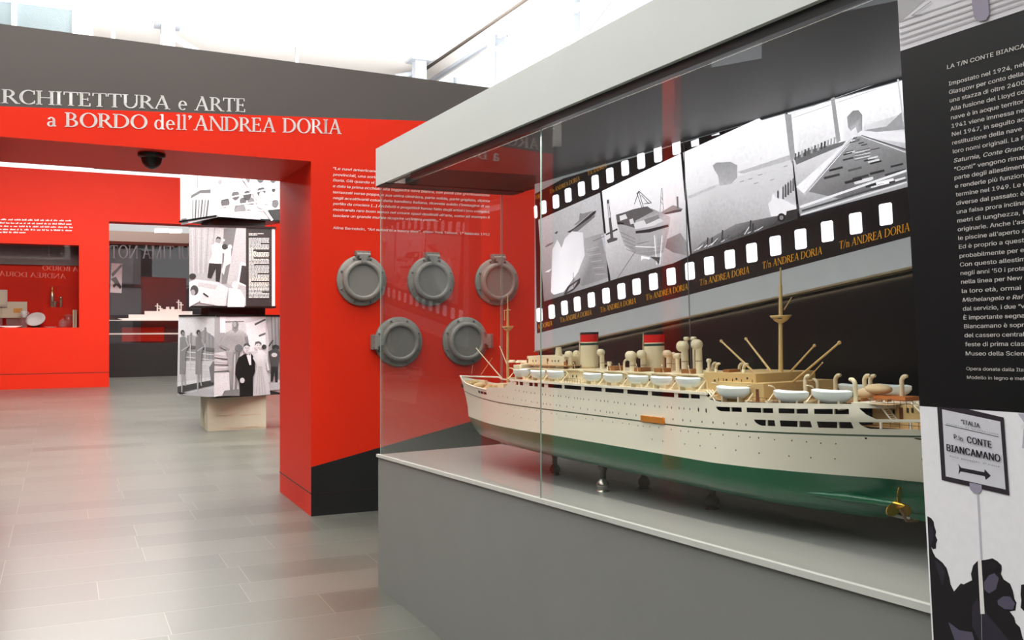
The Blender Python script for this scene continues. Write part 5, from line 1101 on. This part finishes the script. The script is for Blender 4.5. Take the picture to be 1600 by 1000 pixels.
# ------------------------------ funnels
def funnel(px_base, px_top):
    s, zb_ = S(px_base, 578, 0); st_, zt_ = S(px_top, 519, 0); H_ = zt_ - HZ - .004; c_ = V(s, 0, HZ + .004); lean = V((st_ - s) / H_, 0, 1)
    lv = [(1.04, 0), (1.04, .03), (1.0, .05), (.97, .64), (.965, .69), (.965, .70), (.965, .73), (.965, .935), (.975, .94), (.975, 1.0)]
    mm = MB(); mm.lathe(c_, [(r * .046, h * H_) for r, h in lv], 32, sx=1.0, sy=.82, az=lean, mats=[0, 0, 0, 1, 1, 0, 2, 3, 3], caps=False)
    mm.lathe(c_ + lean * H_, [(.0447, 0), (.0418, 0), (.0405, -.02), (.001, -.02)], 32, 3, sx=1.0, sy=.82, caps=False)
    f_ = part('funnel', mm, [CRM, FGR, FRED, FBK])
    mm = MB(); mm.lathe(c_ - V(0, 0, .002), [(.05, 0), (.05, .008)], 32, sy=.82); part('funnel_base', mm, BUF, f_)
    mm = MB(); mm.tube([c_ + lean * (.1 * H_) + V(-.02, -.038, 0), c_ + lean * (.98 * H_) + V(-.02, -.0355, 0)], .002, 6); part('steam_pipe', mm, CRM, f_)
funnel(920.3, 921); funnel(1022, 1022)
# ------------------------------ ventilators: stem, ring and round cowl
def vent(px, py_head, py_base, r_px, n, ring=True):
    s, zh = S(px, py_head, n); zb_ = S(px, py_base, n)[1]; r_ = r_px * .0026 * 1.1; zb_ = max(zb_, .45) if n < -.12 else max(min(zb_, HZ), .468)
    mm = MB(); mm.lathe((s, n, zb_), [(r_ * .75, 0), (r_ * .66, .006), (r_ * .62, zh - zb_ - r_ * .6), (r_ * .8, zh - zb_ - r_ * .2)], 14); v_ = part('ventilator', mm, CRM)
    mm = MB(); mm.ball((s - r_ * .1, n - r_ * .15, zh), r_, 18, 10); mm.lathe((s - r_ * .7, n - .001, zh + r_ * .05), [(r_ * .86, 0), (r_ * .95, r_ * .4)], 16, 0, V(0, 1, 0), V(0, 0, 1), V(-1, 0, 0), caps=False); part('cowl', mm, CRM, v_)
    if ring: mm = MB(); mm.lathe((s, n, zb_ + (zh - zb_) * .48), [(r_ * .72, 0), (r_ * .78, .001), (r_ * .72, .002)], 14); part('ring', mm, mat('ring_grey', (150, 130, 100), .5), v_)
for a in ((890.5, 554, 591, 5.6, -.085), (902.3, 552.5, 580, 5, .02), (940.5, 551, 582, 5.4, -.02), (988.3, 556.5, 584, 7, -.085), (1004.8, 554, 586, 6, -.06), (1044.5, 553, 582, 5.2, 0), (1069.5, 541.5, 586, 7, -.07), (1091.5, 538.5, 588, 6.4, -.07), (1053, 556, 580, 5, .03)): vent(*a)
def tvent(px, py, n, r_px=3.2, L_px=5):
    s, z_ = S(px, py, n); r_ = r_px * .0025; L_ = L_px * .0025; mm = MB(); mm.lathe((s, n, HZ), [(r_ * .8, 0), (r_ * .7, z_ - HZ)], 12); v_ = part('ventilator', mm, CRM)
    mm = MB(); mm.lathe((s - L_, n, z_), [(r_ * .6, 0), (r_, r_ * .3), (r_, 2 * L_ - r_ * .3), (r_ * .6, 2 * L_)], 12, 0, V(0, 1, 0), V(0, 0, 1), V(1, 0, 0)); part('cowl', mm, CRM, v_)
tvent(1072.5, 529, .02, 2.6, 5); tvent(1083.5, 529, 0, 2.8, 5); tvent(1058.5, 556, -.06, 4, 6.5); tvent(1107.5, 563.5, -.07, 2.8, 3)
mm = MB()
for px, py in ((1086, 575), (1092, 570), (1107, 575), (1112, 578), (1015, 577), (952, 565)): mm = MB(); s, z_ = S(px, py, -.05); mm.lathe((s, -.05, HZ), [(.012, 0), (.012, .01), (.008, .02), (.010, max(.022, z_ - HZ))], 12); part('mushroom_vent', mm, CRM)
def goose(px, py, base_py, n, d=1, r_px=3, m_=None, sh=9, name='ventilator', zmin=None):
    s, z_ = S(px, py, n); zb_ = S(px, base_py, n)[1] if zmin is None else zmin; r_ = r_px * .0019; R_ = sh * .0019
    pts = [V(s, n, zb_), V(s, n, zb_ + (z_ - zb_) * .5)] + [V(s + d * R_ * (1 - math.cos(t * math.pi / 12)), n, z_ - R_ + R_ * math.sin(t * math.pi / 12)) for t in range(0, 8)]
    mm = MB(); mm.tube(pts, [r_ * 1.15, r_] + [r_] * 5 + [r_ * .95, r_ * .85, r_ * .7], 10); return part(name, mm, m_ or CRM)
for a in ((975, 562, 584, -.1, 1, 2.2), (1113, 567, 584, -.03, 1, 2.6), (1118.5, 568, 584, -.08, 1, 2.6), (1155, 568, 583, -.03, 1, 2.8), (1161.5, 569, 583, -.08, 1, 2.8)): goose(*a)
# davits by the aft boats
for a in ((1258, 587, 614, -.09, 1, 3.2, None, 8), (1277, 593, 614, .05, -1, 2.6, None, 8), (1266, 596, 612, .1, -1, 2.4, None, 8), (1305, 586, 614, .02, 1, 3.3, None, 9), (1336, 593, 630, -.14, -1, 3.2, None, 8), (1350.5, 586.5, 618, -.03, 1, 3.3, None, 8), (1359.5, 587, 612, .04, 1, 3.2, None, 8), (1408.5, 587.5, 618, -.02, 1, 3.2, None, 8), (1196.5, 577, 603, .1, 1, 2.5, None, 8)): goose(*a, name='davit', zmin=.44)
# ------------------------------ lifeboats
def boat_mesh():
    mm = MB(); L_, B_, D_ = 1.0, .29, .205; rings = []
    for i in range(15):
        x = -1 + 2 * i / 14; f = max(0, 1 - abs(x) ** 2.2) ** .85; b_ = max(.006, B_ / 2 * f); top = D_ + .022 * x * x; kl = .0 + .15 * abs(x) ** 3.4
        rings.append([V(x * L_ / 2, b_ * math.cos(t), kl + (top - kl) * (1 - abs(math.sin(t)) ** .8)) for t in [math.pi * k_ / 12 for k_ in range(13)]])
    mm.loft(rings, 0, False, True, False)
    cov = [[V(r[0].x, r[0].y * (1 - 2 * k_ / 8), r[0].z + .035 * (1 - ((1 - 2 * k_ / 8)) ** 2) * min(1, r[0].y * 12)) for k_ in range(9)] for r in rings]
    mm.loft([c_[::-1] for c_ in cov], 1, False, True, False)
    mm.lathe((0, 0, 0), [(0.001, 0)], 3) if False else None
    return mm
BOATC = mat('boat_cover', (214, 228, 228), .6)
proto = part('lifeboat', boat_mesh(), [BWH, BOATC])
mm = MB()
for x in (-.24, .24): mm.box(x - .022, x + .022, -.08, .07, -.10, .06)
chock = part('chock', mm, CRM, proto)
bl = [(801.8, 826.5, 577), (828.2, 851.5, 579), (854, 880.5, 581), (910.8, 938.5, 584.5), (942, 972, 587), (980, 1011.8, 588.5), (1015.5, 1050, 590.5), (1054.5, 1093.5, 592.5)]
first = True
def put_boat(sc, n, z_, L_):
    global first
    if first: b_ = proto; first = False; b_.location = (sc, n, z_); b_.scale = (L_, L_, L_)
    else:
        b_ = copy_part(proto, (sc, n, z_), scale=(L_, L_, L_)); c_ = copy_part(chock, (0, 0, 0), parent=b_)
    return b_
for a, b, py in bl:
    s0, s1 = sx(a, py, -.15), sx(b, py + 1.5, -.15); put_boat((s0 + s1) / 2, -.147, .478, (s1 - s0) * 1.02)
for a, b, py, zz in ((1118.5, 1170.5, 611.5, .451), (1207.5, 1263, 614, .452), (1266.5, 1331, 614, .459)):
    s0, s1 = sx(a, py, -.15), sx(b, py + 1, -.15); put_boat((s0 + s1) / 2, -.147, zz, (s1 - s0))
for s0, s1, zz in ((3.135, 3.27, .456), (3.28, 3.415, .460), (2.86, 3.02, .447), (2.69, 2.83, .482)): put_boat((s0 + s1) / 2, .145, zz, (s1 - s0) * 1.05)
for s0, s1, py in ((1.44, 1.58, 0), (1.6, 1.74, 0), (1.76, 1.9, 0), (2.08, 2.21, 0), (2.23, 2.37, 0), (2.41, 2.54, 0)): put_boat((s0 + s1) / 2, .147, .484, .14)
# small davits between the near boats
for px in (799, 827, 853, 881.5, 909.5, 940.5, 976, 1013.5, 1052.5, 1095.5, 1115.5, 1172, 1204, 1264.5):
    s = sx(px, 588, -.15); z0 = .4695 if s < 2.87 else ztop(s); mm = MB()
    mm.tube([V(s, -.125, z0), V(s, -.128, z0 + .03), V(s, -.142, z0 + .046), V(s, -.16, z0 + .05)], [.0035, .003, .0025, .002], 8); mm.box(s - .006, s + .006, -.168, -.115, z0 - .001, z0 + .006); mm.tube([V(s, -.166, z0), V(s, -.132, z0 + .034)], .0022, 6)
    part('davit', mm, CRM)
mm = MB()
for px in (835, 842, 857, 868, 897, 928, 952, 968, 995, 1020, 1035, 1060, 1076): mm = MB(); s = sx(px, 575, -.12); mm.tube([V(s, -.115, HZ), V(s - .002, -.118, HZ + .025), V(s + .006, -.125, HZ + .034), V(s + .014, -.13, HZ + .03)], .0014, 6); part('deck_fitting', mm, CRM)
# brown canvas shape and wooden boat on the aft deck
mm = MB(); c_ = S(1372, 608, -.02); mm.ball((c_[0], -.02, c_[1]), .045, 12, 8, 0, (1, .6, .33)); mm.ball((c_[0] - .035, -.03, c_[1] - .012), .03, 12, 8, 0, (1, .6, .5)); part('canvas_cover', mm, mat('canvas', (226, 200, 160), .8))
mm = MB(); c_ = S(1395, 620, -.03); mm.box(c_[0] - .05, c_[0] + .06, -.05, 0, .455, .478); part('wood_hatch', mm, mat('hatch_orange', (190, 110, 50), .6))
mm = MB(); c_ = S(1352, 622, -.08)
for k_ in range(9): mm.box(c_[0] - .05 + k_ * .018, c_[0] - .042 + k_ * .018, -.1 + .012 * (k_ % 3), -.085 + .012 * (k_ % 3), .454, .462 + .004 * (k_ % 4))
part('winch', mm, WOOD)
# ------------------------------ masts and booms
def mast(name, px, base, top, crow, n=0, zb_=None, yard=None):
    s0, z0 = S(px, base, n); z1 = S(px, top, n)[1]; zc = S(px, crow, n)[1]; st1 = S(px, top, n)[0]; z0 = zb_ if zb_ is not None else z0
    mx_ = lambda z: s0 + (st1 - s0) * (z - z0) / (z1 - z0)
    mm = MB(); zt_ = z0 + (z1 - z0) * .86; mm.tube([V(s0, n, z0), V(mx_(zc), n, zc), V(mx_(zt_), n, zt_)], [.0075, .0062, .0052], 12); mm.tube([V(mx_(zt_), n, zt_ - .004), V(st1, n, z1)], [.0036, .0024], 8); m_ = part(name, mm, MST)
    s0 = mx_(zc)
    mm = MB(); mm.lathe((s0, n, zc), [(.006, -.020), (.022, -.012), (.036, 0), (.040, .006), (.034, .006), (.033, .001)], 20, sx=1.0, sy=.7, caps=False)
    for k_ in range(-3, 4): mm.box(s0 + k_ * .007 - .0012, s0 + k_ * .007 + .0012, n - .0225, n - .010, zc - .006, zc - .003, 1)
    part('crows_nest', mm, [MST, HOLE], m_)
    if yard: mm = MB(); zy = S(px, yard, n)[1]; mm.tube([V(s0 - .04, n, zy), V(s0 + .04, n, zy)], .0018, 6); mm.tube([V(s0 - .034, n, zy), V(s0 - .036, n, zy - .05)], .0022, 6); part('yard', mm, MST, m_)
    return m_
mf = mast('mast', 793.3, 600, 461, 511.5, 0, .40, 484.5)
mmn = mast('mast', 1219.6, 606, 418, 495.5, 0, .45)
mm = MB(); a = S(1225, 484, 0); b = S(1237, 464.5, 0); mm.tube([V(a[0], 0, a[1]), V(b[0], 0, b[1])], .0018, 6); part('gaff', mm, MST, mmn)
def boom(a, b, na, nb, r_=.0035, m_=None):
    A_ = S(*a, na); B_ = S(*b, nb); mm = MB(); mm.tube([V(A_[0], na, A_[1]), V(B_[0], nb, B_[1])], [r_ * .7, r_], 8); mm.ball((A_[0], na, A_[1]), r_ * 1.3, 8, 6); return part('cargo_boom', mm, m_ or CRM)
boom((744.5, 544.5), (785, 592), -.06, -.02); boom((781, 541.5), (792, 569), .03, .01, .003)
boom((738.5, 571), (737, 584), 0, 0, .0015, MST); boom((769, 559.5), (751.5, 585.5), .06, .06, .0015, MST)
boom((1127, 533), (1206, 608), -.05, -.03, .0042, MST); boom((1165.5, 529.5), (1217, 596), .04, .01, .0042, MST); boom((1272.5, 540), (1221, 596), .04, .01, .0038, MST); boom((1311.5, 535.5), (1226, 608), -.05, -.02, .0042, MST); boom((1285, 567), (1262, 592), 0, 0, .002, MST)
mm = MB(); mm.box(3.03 - .03, 3.03 + .05, -.05, .05, .45, .487); mm.lathe((sx(1195, 610, -.1), -.1, .444), [(.010, 0), (.010, .03), (.013, .03), (.013, .036), (.008, .036), (.008, .05)], 14); part('mast_house', mm, CRM)
mm = MB()
for k_ in range(5): x = 1.0 + k_ * .012; mm.box(x, x + .006, -.05 + .01 * (k_ % 2), .04, .404, .412 + .008 * (k_ % 3))
a = S(787, 594, -.06); mm.box(a[0] - .03, a[0] + .04, -.08, .05, .40, .435); part('fore_hatch', mm, CRM)
mm = MB()
for px, py, n, w_, h_ in ((735, 594, -.03, .025, .012), (741, 596, .02, .03, .012), (749, 598, -.02, .05, .020), (762, 602, -.05, .03, .014), (766, 598, .02, .03, .014), (774, 600, .03, .03, .012)): mm = MB(); s, z_ = S(px, py, n); mm.ball((s, n, ztop(s) - .010), w_, 10, 6, 0, (1, .6, h_ / w_)); mm.box(s - w_ * .5, s + w_ * .5, n - .012, n + .012, ztop(s) - .014, ztop(s) - .004 + h_ * .3); part('deck_gear', mm, BUF)
mm = MB(); s, z_ = S(761, 590, .05); mm.box(s - .14, s + .005, .035, .05, ztop(s) - .014, ztop(s) + .012); part('breakwater', mm, CRM)
# railings
def rail(s0, s1, n, z_, h_=.018, n_=10):
    mm = MB()
    for k_ in range(n_ + 1): x = s0 + (s1 - s0) * k_ / n_; mm.tube([V(x, n, z_), V(x, n, z_ + h_)], .0008, 4)
    for hh in (h_, h_ * .5): mm.tube([V(s0, n, z_ + hh), V(s1, n, z_ + hh)], .0007, 4)
    part('railing', mm, mat('rail_brown', (96, 66, 44), .5))
rail(3.09, 3.20, -.155, .444, n_=7); rail(3.52, 3.66, -.12, .458, n_=7); rail(1.92, 2.05, -.165, .4695, n_=6); rail(3.56, 3.80, -.125, .406, n_=8)
# ------------------------------ propeller, shaft, rudder
pc = S(1404.5, 789, -.07); c_ = V(pc[0], -.07, pc[1])
mm = MB(); sa = 3.24; za_ = .192; mm.tube([V(sa, -hb(sa, za_) + .006, za_), V(3.38, min(-.085, -hb(3.38, .194) + .004), .194), V(c_.x - .012, -.07, c_.z)], [.004, .012, .010], 14); part('shaft_tube', mm, HG)
mm = MB(); mm.lathe(c_ - V(.014, 0, 0), [(.010, 0), (.010, .014), (.007, .026), (.002, .034)], 16, 0, V(0, 1, 0), V(0, 0, 1), V(1, 0, 0)); pr = part('propeller', mm, BRASS)
for k_ in range(3):
    t = math.radians(96 + 120 * k_); d_ = V(0, -math.cos(t), math.sin(t)); s_ = V(1, 0, 0).cross(d_); mm = MB(); top_ = []; 
    for i in range(14):
        q_ = 2 * math.pi * i / 14; r_ = .026 + .022 * math.cos(q_); w_ = .015 * math.sin(q_); tw = .35; top_.append(c_ + d_ * r_ + (s_ * math.cos(tw) + V(1, 0, 0) * math.sin(tw)) * w_)
    mm.prism(top_, V(.002, 0, 0)); part('blade', mm, BRASS, pr)
mm = MB(); mm.tube([c_ + V(.004, 0, -.006), V(c_.x + .004, -.05, .155), V(c_.x + .004, -.01, .15)], .004, 8); part('shaft_bracket', mm, mat('bracket_brown', (128, 92, 60), .5))
mm = MB(); rs = S(1424, 806, 0); mm.prism([(rs[0], -.006, .24), (rs[0], -.006, rs[1] - .004), (rs[0] + .12, -.006, rs[1] - .012), (rs[0] + .12, -.006, .24)], (0, .012, 0)); part('rudder', mm, HG)
mm = MB(); ha, hb_ = S(1388, 805, 0), S(1425, 813, 0); mm.box(ha[0], hb_[0], -.006, .006, hb_[1], hb_[1] + .008); part('heel_shoe', mm, mat('shoe_grey', (150, 150, 140), .5))
# ------------------------------ four turned pedestals on the deck of the case
PB = mat('pedestal_bronze', (70, 60, 54), .3, metal=.7); PS = mat('pedestal_pewter', (176, 172, 164), .25, metal=.9)
def on_deck(px, py):
    r = ray(px, py); gx = CE * .044 + CW * .02; z0 = .7675 - gx.dot(CP); t = (z0 - EYE) / (r.z - gx.dot(r)); return CAM + r * t
for px, py, lab, mt in ((942, 768, 'pewter-footed turned pedestal at the front edge under the middle of the liner', PS), (1113, 795, 'dark turned pedestal under the stern half, next before the propeller', PB), (867, 742, 'dark turned pedestal under the bow half, just past the upright glass joint', PB), (1006, 763, 'dark turned pedestal on the far side of the pewter-footed one, under midship', PB)):
    c_ = on_deck(px, py); q_ = c_ - SO; s, n = q_.dot(SE), q_.dot(SW)
    e_ = SO + SE * s + SW * n + SU * (zk(s) + (.004 if abs(n) < .05 else .010)); Hh = e_.z - c_.z
    root = empty('pedestal', c_, lab, 'pedestal', 'turned pedestals under the liner model')
    mm = MB(); mm.lathe(c_, [(.026, 0), (.026, .003), (.018, .006), (.020, .012), (.026, .022), (.024, .034), (.015, .046), (.010, .052)], 24); build('foot', mm, mt, root)
    mm = MB(); mm.lathe(c_, [(.010, .050), (.013, .056), (.012, .075), (.016, Hh - .022), (.019, Hh - .014), (.019, Hh - .001)], 20); build('stem', mm, PB, root)
